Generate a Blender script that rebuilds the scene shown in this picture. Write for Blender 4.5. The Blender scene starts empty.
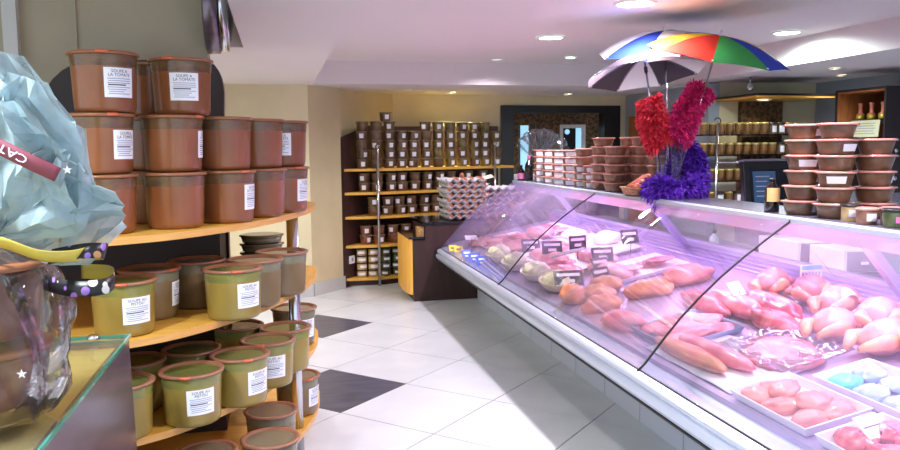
import bpy, math, random
from mathutils import Vector, Matrix, noise
PI = math.pi
COL = bpy.context.scene.collection
SC = bpy.context.scene
RND = random.Random(11)

# ------------------------------------------------------------------ materials
def lin(c):
    c = c / 255.0
    return c / 12.92 if c <= 0.04045 else ((c + 0.055) / 1.055) ** 2.4
def rgb(r, g, b):
    return (lin(r), lin(g), lin(b), 1.0)
MATS = {}
def mat(name, col, rough=0.5, metal=0.0, var=None, bump=None, coat=0.0, emit=None, emit_s=0.0, spec=0.5, sss=0.0):
    m = bpy.data.materials.new(name); m.use_nodes = True
    nt = m.node_tree; p = nt.nodes['Principled BSDF']
    p.inputs['Base Color'].default_value = rgb(*col)
    p.inputs['Roughness'].default_value = rough
    p.inputs['Metallic'].default_value = metal
    p.inputs['Coat Weight'].default_value = coat
    p.inputs['Specular IOR Level'].default_value = spec
    if sss:
        p.inputs['Subsurface Weight'].default_value = sss
        p.inputs['Subsurface Radius'].default_value = (0.02, 0.01, 0.006)
    if emit:
        p.inputs['Emission Color'].default_value = rgb(*emit)
        p.inputs['Emission Strength'].default_value = emit_s
    if var or bump:
        tc = nt.nodes.new('ShaderNodeTexCoord')
    if var:      # (second colour, scale, stretch xyz, contrast lo, hi)
        c2, sc, st, lo, hi = var
        mp = nt.nodes.new('ShaderNodeMapping'); mp.inputs['Scale'].default_value = st
        nz = nt.nodes.new('ShaderNodeTexNoise'); nz.inputs['Scale'].default_value = sc; nz.inputs['Detail'].default_value = 5
        rp = nt.nodes.new('ShaderNodeValToRGB')
        rp.color_ramp.elements[0].position = lo; rp.color_ramp.elements[1].position = hi
        rp.color_ramp.elements[0].color = rgb(*col); rp.color_ramp.elements[1].color = rgb(*c2)
        nt.links.new(tc.outputs['Object'], mp.inputs['Vector']); nt.links.new(mp.outputs['Vector'], nz.inputs['Vector'])
        nt.links.new(nz.outputs['Fac'], rp.inputs['Fac']); nt.links.new(rp.outputs['Color'], p.inputs['Base Color'])
    if bump:
        nb = nt.nodes.new('ShaderNodeTexNoise'); nb.inputs['Scale'].default_value = bump[0]; nb.inputs['Detail'].default_value = 4
        bp = nt.nodes.new('ShaderNodeBump'); bp.inputs['Strength'].default_value = bump[1]; bp.inputs['Distance'].default_value = 0.01
        nt.links.new(tc.outputs['Object'], nb.inputs['Vector']); nt.links.new(nb.outputs['Fac'], bp.inputs['Height'])
        nt.links.new(bp.outputs['Normal'], p.inputs['Normal'])
    MATS[name] = m
    return m

def sheet_mat(name, tint, haze, haze_col, gloss, rough=0.03, bump=None, hazenoise=None, gscale=1.0):
    """clear sheet: see-through + a little haze + glossy reflection"""
    m = bpy.data.materials.new(name); m.use_nodes = True
    nt = m.node_tree; nt.nodes.clear(); N = nt.nodes.new; L = nt.links.new
    out = N('ShaderNodeOutputMaterial'); tr = N('ShaderNodeBsdfTransparent'); tr.inputs['Color'].default_value = tint
    df = N('ShaderNodeBsdfDiffuse'); df.inputs['Color'].default_value = haze_col
    tl = N('ShaderNodeBsdfTranslucent'); tl.inputs['Color'].default_value = haze_col
    a0 = N('ShaderNodeMixShader'); a0.inputs[0].default_value = 0.5; L(df.outputs[0], a0.inputs[1]); L(tl.outputs[0], a0.inputs[2])
    gl = N('ShaderNodeBsdfGlossy'); gl.inputs['Roughness'].default_value = rough
    a = N('ShaderNodeMixShader'); a.inputs[0].default_value = haze
    L(tr.outputs[0], a.inputs[1]); L(a0.outputs[0], a.inputs[2])
    b = N('ShaderNodeMixShader'); fr = N('ShaderNodeLayerWeight'); fr.inputs['Blend'].default_value = gloss
    gm_ = N('ShaderNodeMath'); gm_.operation = 'MULTIPLY'; gm_.inputs[1].default_value = gscale; L(fr.outputs['Fresnel'], gm_.inputs[0]); L(gm_.outputs[0], b.inputs[0]); L(a.outputs[0], b.inputs[1]); L(gl.outputs[0], b.inputs[2]); L(b.outputs[0], out.inputs['Surface'])
    tc = N('ShaderNodeTexCoord')
    if bump:
        nb = N('ShaderNodeTexNoise'); nb.inputs['Scale'].default_value = bump[0]; nb.inputs['Detail'].default_value = 3
        bp = N('ShaderNodeBump'); bp.inputs['Strength'].default_value = bump[1]; bp.inputs['Distance'].default_value = 0.02
        L(tc.outputs['Object'], nb.inputs['Vector']); L(nb.outputs['Fac'], bp.inputs['Height'])
        for n in (gl, fr, df): L(bp.outputs['Normal'], n.inputs['Normal'])
    if hazenoise:
        hz = N('ShaderNodeTexNoise'); hz.inputs['Scale'].default_value = hazenoise[0]; hz.inputs['Detail'].default_value = 4
        mr = N('ShaderNodeMapRange'); mr.inputs['From Min'].default_value = 0.35; mr.inputs['From Max'].default_value = 0.65
        mr.inputs['To Min'].default_value = hazenoise[1]; mr.inputs['To Max'].default_value = hazenoise[2]
        L(tc.outputs['Object'], hz.inputs['Vector']); L(hz.outputs['Fac'], mr.inputs['Value']); L(mr.outputs['Result'], a.inputs[0])
    MATS[name] = m
    return m

M = MATS
mat('cream_wall', (226, 216, 180), 0.75, var=((218, 208, 172), 2.0, (1, 1, 1), 0.4, 0.6))
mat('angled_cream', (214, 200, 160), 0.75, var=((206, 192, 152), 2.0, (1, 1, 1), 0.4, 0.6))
mat('beige_wall', (196, 186, 160), 0.8, var=((186, 176, 152), 1.5, (1, 1, 1), 0.4, 0.6))
mat('grey_wall', (164, 174, 184), 0.8)
mat('ceiling_paint', (226, 220, 220), 0.85, bump=(60, 0.05))
mat('white_trim', (226, 226, 224), 0.5)
mat('skirting_tile', (190, 192, 188), 0.35)
mat('floor_tile', (216, 223, 227), 0.28, var=((206, 213, 218), 3.0, (1, 1, 1), 0.35, 0.65))
mat('dark_tile', (72, 74, 88), 0.3, var=((92, 94, 110), 4.0, (1, 4, 1), 0.4, 0.7))
mat('grout', (108, 104, 104), 0.8)
mat('beech', (230, 180, 80), 0.38, var=((216, 160, 64), 5.0, (1, 9, 9), 0.35, 0.7))
mat('beech_edge', (218, 166, 94), 0.42, var=((206, 150, 80), 8.0, (1, 1, 14), 0.35, 0.7))
mat('display_wood', (232, 204, 116), 0.45, var=((216, 184, 96), 3.0, (1, 6, 1), 0.4, 0.7))
mat('yellow_panel', (250, 190, 84), 0.4)
mat('dark_brown', (66, 40, 38), 0.45, var=((58, 34, 32), 3.0, (8, 8, 1), 0.4, 0.6))
mat('dark_panel', (46, 36, 38), 0.5)
mat('panel_edge', (150, 138, 128), 0.5)
mat('black_granite', (24, 24, 28), 0.12, var=((44, 46, 52), 90.0, (1, 1, 1), 0.5, 0.75))
mat('mosaic', (120, 88, 52), 0.6, var=((62, 42, 26), 26.0, (1, 1, 1), 0.42, 0.6))
mat('cork', (196, 160, 100), 0.7, var=((150, 110, 60), 60.0, (1, 1, 1), 0.42, 0.6))
mat('black_frame', (18, 18, 22), 0.35)
mat('orange_wood', (176, 110, 60), 0.45, var=((158, 94, 48), 4.0, (8, 8, 1), 0.4, 0.65))
mat('chrome', (205, 205, 210), 0.15, metal=1.0)
mat('steel', (120, 118, 130), 0.35, metal=0.7)
mat('case_side', (132, 118, 130), 0.25, metal=0.6, var=((118, 104, 116), 3.0, (1, 1, 12), 0.4, 0.65))
mat('white_enamel', (200, 210, 230), 0.18, coat=0.4)
mat('white_plastic', (236, 236, 242), 0.35)
mat('grey_plastic', (120, 118, 128), 0.45)
mat('dark_grey_plastic', (64, 64, 72), 0.45)
mat('black_plastic', (16, 16, 18), 0.4)
mat('black_rubber', (12, 12, 14), 0.5)
mat('counter_grey', (104, 104, 118), 0.25)
mat('slat_metal', (160, 156, 190), 0.32, metal=0.3)
mat('paper', (236, 238, 248), 0.6)
mat('cream_paper', (226, 228, 190), 0.6)
mat('ink', (58, 60, 72), 0.7)
mat('soft_ink', (150, 156, 176), 0.7)
mat('tomato_soup', (140, 86, 52), 0.3, coat=0.25, var=((122, 70, 40), 6.0, (1, 1, 0.6), 0.35, 0.7))
mat('tomato_headspace', (116, 84, 54), 0.25, coat=0.3, var=((84, 66, 50), 14.0, (1, 1, 3), 0.4, 0.65))
mat('tomato_lid', (150, 96, 66), 0.3)
mat('pistou_soup', (156, 134, 66), 0.3, coat=0.25, var=((140, 116, 54), 6.0, (1, 1, 0.6), 0.35, 0.7))
mat('pistou_headspace', (142, 136, 66), 0.22, coat=0.3, var=((120, 122, 70), 12.0, (1, 1, 2), 0.4, 0.65))
mat('fish_soup', (128, 106, 74), 0.3, coat=0.25, var=((112, 90, 62), 6.0, (1, 1, 0.6), 0.35, 0.7))
mat('fish_headspace', (124, 120, 98), 0.22, coat=0.3)
mat('lid_rim', (152, 104, 82), 0.3)
mat('lid_tab', (206, 104, 72), 0.35)
mat('lid_pane_green', (112, 116, 60), 0.14, coat=0.4, var=((92, 100, 56), 9.0, (1, 1, 1), 0.4, 0.65))
mat('lid_pane_grey', (120, 112, 92), 0.14, coat=0.4)
mat('lid_pane_brown', (122, 78, 50), 0.16, coat=0.4)
mat('deli_brown', (118, 92, 68), 0.3, coat=0.3, var=((92, 64, 44), 16.0, (1, 1, 1), 0.38, 0.65))
mat('deli_olive', (140, 122, 76), 0.3, coat=0.3, var=((104, 86, 50), 16.0, (1, 1, 1), 0.38, 0.65))
mat('deli_red', (140, 88, 66), 0.3, coat=0.3, var=((104, 60, 46), 16.0, (1, 1, 1), 0.38, 0.65))
mat('deli_pink', (152, 112, 90), 0.3, coat=0.3, var=((122, 84, 68), 18.0, (1, 1, 1), 0.38, 0.65))
mat('deli_pale', (214, 190, 140), 0.3, coat=0.3, var=((186, 150, 96), 12.0, (1, 1, 1), 0.38, 0.65))
mat('deli_green', (92, 104, 66), 0.3, coat=0.3, var=((62, 74, 44), 14.0, (1, 1, 1), 0.38, 0.65))
mat('deli_lid', (134, 116, 92), 0.2, coat=0.3)
mat('pink_lid', (200, 140, 126), 0.16, coat=0.5)
mat('dark_lid', (38, 34, 36), 0.35)
mat('amber_jar', (132, 92, 48), 0.18, coat=0.5, var=((84, 54, 28), 14.0, (1, 1, 1), 0.4, 0.65))
mat('gold_lid', (214, 190, 110), 0.3, metal=0.6)
mat('pulp', (206, 204, 206), 0.9, bump=(120, 0.2))
mat('pulp_blue', (156, 176, 186), 0.9, bump=(120, 0.2))
mat('egg', (160, 98, 72), 0.45)
mat('red_feather', (206, 30, 52), 0.75); mat('red_feather_light', (232, 70, 88), 0.75)
mat('pink_feather', (206, 22, 104), 0.75); mat('pink_feather_light', (228, 60, 136), 0.75)
mat('purple_feather', (78, 22, 160), 0.75); mat('purple_feather_light', (112, 52, 204), 0.75)
def nylon(name, col):
    m = bpy.data.materials.new(name); m.use_nodes = True; nt = m.node_tree; nt.nodes.clear(); N = nt.nodes.new; L = nt.links.new
    out = N('ShaderNodeOutputMaterial'); d_ = N('ShaderNodeBsdfDiffuse'); t_ = N('ShaderNodeBsdfTranslucent'); x = N('ShaderNodeMixShader')
    d_.inputs['Color'].default_value = rgb(*col); t_.inputs['Color'].default_value = rgb(*col); x.inputs[0].default_value = 0.42
    gl = N('ShaderNodeBsdfGlossy'); gl.inputs['Roughness'].default_value = 0.4; y = N('ShaderNodeMixShader'); y.inputs[0].default_value = 0.05
    L(d_.outputs[0], x.inputs[1]); L(t_.outputs[0], x.inputs[2]); L(x.outputs[0], y.inputs[1]); L(gl.outputs[0], y.inputs[2]); L(y.outputs[0], out.inputs['Surface'])
    MATS[name] = m
for n_, c_ in (('red', (226, 66, 48)), ('yellow', (234, 206, 66)), ('green', (60, 168, 84)), ('blue', (44, 72, 190)), ('white', (240, 238, 244)), ('grey', (66, 60, 70))): nylon('nylon_' + n_, c_)
mat('meat_pink', (218, 112, 124), 0.35, coat=0.35, var=((240, 168, 172), 9.0, (1, 1, 1), 0.4, 0.65), bump=(30, 0.25))
mat('meat_red', (192, 62, 76), 0.32, coat=0.35, var=((228, 128, 132), 8.0, (1, 2, 1), 0.4, 0.62), bump=(30, 0.25))
mat('ham', (228, 140, 148), 0.35, coat=0.3, var=((244, 190, 190), 10.0, (1, 1, 1), 0.4, 0.65))
mat('chicken_skin', (230, 156, 106), 0.4, coat=0.3, var=((218, 124, 98), 7.0, (1, 1, 1), 0.4, 0.65), bump=(40, 0.25))
mat('pale_skin', (226, 150, 138), 0.4, coat=0.3, var=((206, 110, 106), 7.0, (1, 1, 1), 0.4, 0.65), bump=(40, 0.25))
mat('fat', (248, 232, 226), 0.4, coat=0.2)
mat('tray_white', (240, 238, 246), 0.35)
mat('tray_blue', (150, 176, 206), 0.2, coat=0.4)
mat('tray_violet', (186, 174, 206), 0.25, metal=0.25)
mat('salad', (246, 240, 220), 0.45, var=((218, 212, 170), 16.0, (1, 1, 1), 0.42, 0.62), bump=(40, 0.4))
mat('ceramic', (240, 230, 204), 0.25, coat=0.3)
mat('tag_black', (26, 26, 34), 0.35); mat('tag_white', (240, 240, 248), 0.4)
mat('tag_yellow', (248, 214, 50), 0.45); mat('tag_blue', (34, 84, 214), 0.4); mat('tag_cyan', (80, 190, 214), 0.4)
mat('wicker', (206, 170, 112), 0.6, var=((156, 120, 70), 40.0, (1, 1, 3), 0.4, 0.6))
mat('sausage_red', (196, 82, 62), 0.4, var=((232, 150, 110), 14.0, (1, 1, 1), 0.42, 0.62))
mat('bottle_dark', (22, 16, 16), 0.08, coat=0.5); mat('bottle_pink_label', (212, 116, 166), 0.5)
mat('foil_copper', (226, 144, 116), 0.35, metal=0.1); mat('foil_gold', (220, 196, 84), 0.3, metal=0.6)
mat('label_amber', (224, 186, 120), 0.5)
mat('pale_green_glass', (158, 196, 172), 0.1, coat=0.5)
mat('ribbon_red', (128, 56, 74), 0.5)
mat('ribbon_gold', (206, 186, 78), 0.4)
mat('star_white', (240, 240, 248), 0.5)
mat('glass_edge', (60, 150, 130), 0.15, coat=0.5)
mat('lamp_white', (255, 255, 255), 0.4, emit=(255, 240, 252), emit_s=14.0)
mat('lamp_green', (255, 255, 255), 0.4, emit=(214, 255, 232), emit_s=14.0)
mat('lamp_warm', (255, 255, 255), 0.4, emit=(255, 244, 200), emit_s=8.0)
mat('lamp_dim', (230, 230, 230), 0.4, emit=(255, 250, 240), emit_s=0.9)
mat('tube_pink', (255, 255, 255), 0.4, emit=(216, 130, 255), emit_s=6.0)
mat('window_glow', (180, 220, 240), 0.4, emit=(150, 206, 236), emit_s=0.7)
mat('dark_room', (16, 18, 22), 0.2, coat=0.3)
mat('screen_blue', (40, 64, 90), 0.2, emit=(62, 96, 132), emit_s=0.25)
mat('screen_dark', (10, 16, 24), 0.15)
sheet_mat('case_glass', (0.99, 0.99, 0.995, 1), 0.05, (0.74, 0.68, 1.0, 1), 0.10, 0.02, hazenoise=(1.3, 0.025, 0.2), gscale=0.45)
sheet_mat('vase_glass', (0.99, 0.99, 0.995, 1), 0.03, (0.8, 0.85, 1, 1), 0.2, 0.04, gscale=0.4)
sheet_mat('cellophane', (0.97, 0.99, 1.0, 1), 0.4, (0.75, 0.94, 1.0, 1), 0.3, 0.06, bump=(14, 0.2), hazenoise=(5, 0.25, 0.9), gscale=0.8)
sheet_mat('clear_wrap', (0.97, 0.97, 0.98, 1), 0.02, (0.85, 0.9, 1.0, 1), 0.3, 0.04, bump=(12, 0.4), gscale=0.7)
sheet_mat('top_glass', (0.97, 0.98, 0.96, 1), 0.05, (0.9, 0.95, 0.85, 1), 0.12, 0.02, gscale=0.5)

def dotted_ribbon():
    m = bpy.data.materials.new('dotted_ribbon'); m.use_nodes = True; nt = m.node_tree; N = nt.nodes.new; L = nt.links.new
    p = nt.nodes['Principled BSDF']; p.inputs['Roughness'].default_value = 0.4
    tc = N('ShaderNodeTexCoord'); v = N('ShaderNodeTexVoronoi'); v.inputs['Scale'].default_value = 34
    L(tc.outputs['Object'], v.inputs['Vector'])
    r = N('ShaderNodeValToRGB'); r.color_ramp.interpolation = 'CONSTANT'
    r.color_ramp.elements[0].position = 0; r.color_ramp.elements[0].color = (1, 1, 1, 1)
    r.color_ramp.elements[1].position = 0.34; r.color_ramp.elements[1].color = (0, 0, 0, 1)
    L(v.outputs['Distance'], r.inputs['Fac'])
    c = N('ShaderNodeValToRGB'); c.color_ramp.interpolation = 'CONSTANT'; e = c.color_ramp.elements
    e[0].position = 0; e[0].color = rgb(150, 110, 200); e[1].position = 0.3; e[1].color = rgb(226, 224, 220)
    q = e.new(0.55); q.color = rgb(206, 150, 96); q = e.new(0.8); q.color = rgb(150, 110, 200)
    s = N('ShaderNodeSeparateColor'); L(v.outputs['Color'], s.inputs[0]); L(s.outputs[0], c.inputs['Fac'])
    x = N('ShaderNodeMix'); x.data_type = 'RGBA'; x.inputs[6].default_value = rgb(22, 18, 24)
    L(r.outputs['Color'], x.inputs[0]); L(c.outputs['Color'], x.inputs[7]); L(x.outputs[2], p.inputs['Base Color'])
    MATS['dotted_ribbon'] = m
dotted_ribbon()

# ------------------------------------------------------------------ mesh builder
class MB:
    def __init__(s): s.v = []; s.f = []; s.m = []; s.s = []
    def add(s, vs, fs, mi=0, smooth=False):
        o = len(s.v); s.v += [tuple(v) for v in vs]
        for f in fs: s.f.append(tuple(i + o for i in f)); s.m.append(mi); s.s.append(smooth)
        return s
    def box(s, x0, y0, z0, x1, y1, z1, mi=0, mtx=None):
        vs = [Vector(p) for p in ((x0, y0, z0), (x1, y0, z0), (x1, y1, z0), (x0, y1, z0), (x0, y0, z1), (x1, y0, z1), (x1, y1, z1), (x0, y1, z1))]
        if mtx: vs = [mtx @ v for v in vs]
        return s.add(vs, [(0, 3, 2, 1), (4, 5, 6, 7), (0, 1, 5, 4), (1, 2, 6, 5), (2, 3, 7, 6), (3, 0, 4, 7)], mi)
    def lathe(s, prof, seg=24, mi=0, c=(0, 0, 0), sq=2.0, ax=1.0, ay=1.0, cap0=True, cap1=True, smooth=True, mis=None, mtx=None):
        vs = []
        for r, z in prof:
            for k in range(seg):
                a = 2 * PI * k / seg; ca, sa = math.cos(a), math.sin(a)
                q = (abs(ca) ** sq + abs(sa) ** sq) ** (-1 / sq)
                v = Vector((r * q * ca * ax, r * q * sa * ay, z))
                if mtx: v = mtx @ v
                vs.append(v + Vector(c))
        fs = []; n = len(prof); ms = []
        for i in range(n - 1):
            for k in range(seg):
                k2 = (k + 1) % seg; fs.append((i * seg + k, i * seg + k2, (i + 1) * seg + k2, (i + 1) * seg + k)); ms.append(mis[i] if mis else mi)
        o = len(s.f); s.add(vs, fs, mi, smooth); s.m[o:] = ms
        b = len(s.v) - len(vs)
        if cap0: s.f.append(tuple(b + k for k in range(seg))[::-1]); s.m.append(ms[0]); s.s.append(False)
        if cap1: s.f.append(tuple(b + (n - 1) * seg + k for k in range(seg))); s.m.append(ms[-1]); s.s.append(False)
        return s
    def tube(s, pts, r, seg=8, mi=0, r1=None, flat=None):
        pts = [Vector(p) for p in pts]; n = len(pts); vs = []; ref = None
        for i, p in enumerate(pts):
            d = (pts[min(i + 1, n - 1)] - pts[max(i - 1, 0)]).normalized()
            if ref is None:
                ref = d.orthogonal().normalized()
            ref = (ref - d * ref.dot(d)).normalized(); b = d.cross(ref)
            rr = r if r1 is None else r + (r1 - r) * i / (n - 1)
            for k in range(seg):
                a = 2 * PI * k / seg; vs.append(p + ref * rr * math.cos(a) + b * rr * math.sin(a))
        fs = [(i * seg + k, i * seg + (k + 1) % seg, (i + 1) * seg + (k + 1) % seg, (i + 1) * seg + k) for i in range(n - 1) for k in range(seg)]
        s.add(vs, fs, mi, True); b0 = len(s.v) - len(vs)
        s.f.append(tuple(b0 + k for k in range(seg))[::-1]); s.m.append(mi); s.s.append(False)
        s.f.append(tuple(b0 + (n - 1) * seg + k for k in range(seg))); s.m.append(mi); s.s.append(False)
        return s
    def prism(s, poly, z0, z1, mi=0, mi_side=None, axis='z'):
        """polygon (counter-clockwise) extruded; axis z: poly=(x,y); axis y: poly=(x,z) extruded y0..y1"""
        n = len(poly)
        P = (lambda a, b, h: (a, b, h)) if axis == 'z' else ((lambda a, b, h: (a, h, b)) if axis == 'y' else (lambda a, b, h: (h, a, b)))
        vs = [P(a, b, z0) for a, b in poly] + [P(a, b, z1) for a, b in poly]
        fl = axis == 'y'
        bot = tuple(range(n)); top = tuple(range(n, 2 * n))
        s.add(vs, [bot if fl else bot[::-1], top[::-1] if fl else top], mi)
        o = len(s.v) - 2 * n
        for i in range(n):
            j = (i + 1) % n; f = (o + i, o + j, o + n + j, o + n + i)
            s.f.append(f[::-1] if fl else f); s.m.append(mi if mi_side is None else mi_side); s.s.append(False)
        return s
    def blob(s, c, rad, seg=18, rings=12, mi=0, amp=0.12, freq=2.2, seed=0, mtx=None, flat_bottom=None):
        vs = []; off = Vector((seed * 3.17, seed * 1.31, seed * 7.7))
        for i in range(rings + 1):
            t = PI * i / rings
            for k in range(seg):
                a = 2 * PI * k / seg; d = Vector((math.sin(t) * math.cos(a), math.sin(t) * math.sin(a), -math.cos(t)))
                q = 1 + amp * noise.noise(d * freq + off) + amp * 0.4 * noise.noise(d * freq * 2.7 + off)
                v = Vector((d.x * rad[0] * q, d.y * rad[1] * q, d.z * rad[2] * q))
                if flat_bottom is not None and v.z < -rad[2] * flat_bottom: v.z = -rad[2] * flat_bottom
                if mtx: v = mtx @ v
                vs.append(v + Vector(c))
        fs = [(i * seg + k, i * seg + (k + 1) % seg, (i + 1) * seg + (k + 1) % seg, (i + 1) * seg + k) for i in range(rings) for k in range(seg)]
        return s.add(vs, fs, mi, True)
    def grid(s, fn, nu, nv, mi=0, smooth=True):
        vs = [fn(i / nu, j / nv) for i in range(nu + 1) for j in range(nv + 1)]
        return s.add(vs, [(i * (nv + 1) + j, (i + 1) * (nv + 1) + j, (i + 1) * (nv + 1) + j + 1, i * (nv + 1) + j + 1) for i in range(nu) for j in range(nv)], mi, smooth)

def root_loc(p):
    l = Vector((0, 0, 0))
    while p: l = l + p.location; p = p.parent
    return l
def obj(name, mb, mats, parent=None, world=True, solid=0.0, bevel=0.0, loc=None):
    """links ONE mesh object; coordinates are in the room's frame when world, else in the parent's"""
    if not isinstance(mats, (list, tuple)): mats = [mats]
    o0 = root_loc(parent) if (world and parent) else Vector((0, 0, 0))
    me = bpy.data.meshes.new(name)
    me.from_pydata([tuple(Vector(v) - o0) for v in mb.v], [], mb.f); me.update()
    for m in mats: me.materials.append(M[m])
    me.polygons.foreach_set('material_index', mb.m); me.polygons.foreach_set('use_smooth', mb.s)
    o = bpy.data.objects.new(name, me); COL.objects.link(o)
    if parent: o.parent = parent
    if loc: o.location = loc
    if solid:
        md = o.modifiers.new('thickness', 'SOLIDIFY'); md.thickness = solid; md.offset = 0
    if bevel:
        md = o.modifiers.new('bevel', 'BEVEL'); md.width = bevel; md.segments = 2; md.limit_method = 'ANGLE'
    return o
def tag(o, label, cat, group=None):
    o['label'] = label; o['category'] = cat
    if group: o['group'] = group
    return o
def thing(name, label, cat, loc=(0, 0, 0), rz=0.0, group=None):
    o = bpy.data.objects.new(name, None); COL.objects.link(o); o.empty_display_size = 0.05
    o.location = loc; o.rotation_euler = (0, 0, rz)
    return tag(o, label, cat, group)
def struct(o):
    o['kind'] = 'structure'; return o
KIDS = {}
def kids(o):
    return [c for c in bpy.data.objects if c.parent == o]
def dup(src, loc, rz, label, group=None, cat=None):
    """a copy of a thing with its parts and sub-parts"""
    if src.name not in KIDS: KIDS[src.name] = [(c, kids(c)) for c in kids(src)]
    r = src.copy(); COL.objects.link(r); r.location = loc; r.rotation_euler = (0, 0, rz); r['label'] = label
    if group: r['group'] = group
    if cat: r['category'] = cat
    for c, gs in KIDS[src.name]:
        d = c.copy(); COL.objects.link(d); d.parent = r
        for g in gs:
            e = g.copy(); COL.objects.link(e); e.parent = d
    return r
def text_verts(txt, size):
    cu = bpy.data.curves.new('txt', 'FONT'); cu.body = txt; cu.size = size; cu.align_x = 'CENTER'; cu.align_y = 'CENTER'; cu.resolution_u = 2
    o = bpy.data.objects.new('txt', cu); COL.objects.link(o); bpy.context.view_layer.update()
    me = o.to_mesh(); vs = [v.co.copy() for v in me.vertices]; fs = [tuple(p.vertices) for p in me.polygons]
    o.to_mesh_clear(); bpy.data.objects.remove(o); bpy.data.curves.remove(cu)
    return vs, fs

# ------------------------------------------------------------------ camera (solved from the floor tiles)
cam_d = bpy.data.cameras.new('camera'); cam = bpy.data.objects.new('camera', cam_d); COL.objects.link(cam)
cam_d.sensor_width = 36; cam_d.lens = 36 * 779.5 / 900; cam_d.clip_start = 0.05
F = Vector((0.21331835, 0.97185598, -0.09995618)); R = Vector((0.97651375, -0.21526684, -0.00900458)); U = Vector((0.0302684, 0.09568774, 0.99495109))
cam.matrix_world = Matrix(((R.x, U.x, -F.x, 0), (R.y, U.y, -F.y, 0), (R.z, U.z, -F.z, 1.6), (0, 0, 0, 1)))
SC.camera = cam

# ------------------------------------------------------------------ room shell
b = MB(); b.box(-3.4, -1.2, -0.06, 6.2, 10.6, -0.003, 0)
T = 0.6786; s2 = math.sqrt(0.5); g = 0.0035
for i in range(-16, 17):
    for j in range(-16, 17):
        cx = 0.806 + (i + 0.5 + j + 0.5) * s2 * T; cy = 5.110 + (i + 0.5 - j - 0.5) * s2 * T
        if not (-3.4 < cx < 6.2 and -1.2 < cy < 10.5): continue
        dark = (i + j == -2 and i % 2 == 1)
        h = T / 2 - g
        P = [(cx + (a + c) * s2 * h, cy + (a - c) * s2 * h, 0.0) for a, c in ((-1, -1), (-1, 1), (1, 1), (1, -1))]
        P = P[::-1]
        b.add(P + [(x, y, -0.004) for x, y, z in P], [(0, 1, 2, 3), (0, 4, 5, 1), (1, 5, 6, 2), (2, 6, 7, 3), (3, 7, 4, 0)], 2 if dark else 1)
struct(obj('floor', b, ['grout', 'floor_tile', 'dark_tile']))
struct(obj('ceiling', MB().box(-3.4, -1.2, 2.5, 6.2, 10.6, 2.56), 'ceiling_paint'))
struct(obj('trim_1', MB().prism([(-0.2, -1.2), (0.385, -1.2), (0.385, 9.9), (-3.4, 9.9), (-3.4, 5.42), (-0.2, 5.42)], 2.265, 2.5), 'ceiling_paint'))          # lower ceiling over the left recess
struct(obj('trim_2', MB().box(0.385, 8.3, 2.265, 6.2, 10.6, 2.5), 'ceiling_paint'))         # lower ceiling along the back
struct(obj('trim_3', MB().box(4.37, -1.2, 2.275, 6.2, 8.3, 2.5), 'ceiling_paint'))          # lower ceiling on the right
struct(obj('wall_front_left', MB().box(-3.4, 5.0, 0, -0.4, 5.25, 2.5), 'beige_wall'))
struct(obj('wall_recess', MB().box(-3.4, 8.47, 0, 0.33, 8.62, 2.265), 'cream_wall'))
b = MB(); d = Vector((0.665, 0.747, 0)); n = Vector((-d.y, d.x, 0)); A = Vector((0.33, 8.47, 0)); B2 = A + d * 0.55
b.prism([(A.x, A.y), (B2.x, B2.y), (B2.x + n.x * .15, B2.y + n.y * .15), (A.x + n.x * .15, A.y + n.y * .15)], 0, 2.265)
struct(obj('wall_angled', b, 'angled_cream'))
E2 = A + d * 0.55 + n * 0.12; E3 = A + d * 2.1 + n * 0.12
struct(obj('wall_angled_rear', MB().prism([(E2.x, E2.y), (E3.x, E3.y), (E3.x + n.x * .1, E3.y + n.y * .1), (E2.x + n.x * .1, E2.y + n.y * .1)], 0, 2.265), 'angled_cream'))
struct(obj('wall_back', MB().box(1.3, 9.9, 0, 2.98, 10.05, 2.265).box(4.34, 9.9, 0, 4.75, 10.05, 2.265).box(2.98, 9.9, 2.06, 4.34, 10.05, 2.265), 'cream_wall'))
struct(obj('wall_side', MB().box(-3.5, 3.6, 0, -3.4, 10.0, 2.5), 'beige_wall'))
struct(obj('wall_return', MB().box(4.62, 7.8, 0, 4.75, 9.9, 2.265), 'grey_wall'))
struct(obj('wall_alcove', MB().box(4.75, 7.8, 0, 6.2, 7.95, 2.275), 'cream_wall'))
struct(obj('wall_right', MB().box(5.95, -1.2, 0, 6.2, 7.8, 2.275), 'grey_wall'))
b = MB().box(-3.4, 8.44, 0, 0.34, 8.47, 0.14)
struct(obj('baseboard_recess', b, 'skirting_tile'))
b = MB(); o_ = -n * 0.03
b.prism([(A.x + o_.x, A.y + o_.y), (A.x + d.x * .55 + o_.x, A.y + d.y * .55 + o_.y), (A.x + d.x * .55, A.y + d.y * .55), (A.x, A.y)], 0, 0.14)
struct(obj('baseboard_angled', b, 'skirting_tile'))
struct(obj('trim_4', MB().box(-1.5, 4.94, 0, -1.425, 5.0, 2.5), 'white_trim'))             # white upright on the left wall
struct(obj('trim_5', MB().box(-1.14, 4.985, 0, -1.12, 5.0, 2.5), 'beige_wall'))

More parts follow.
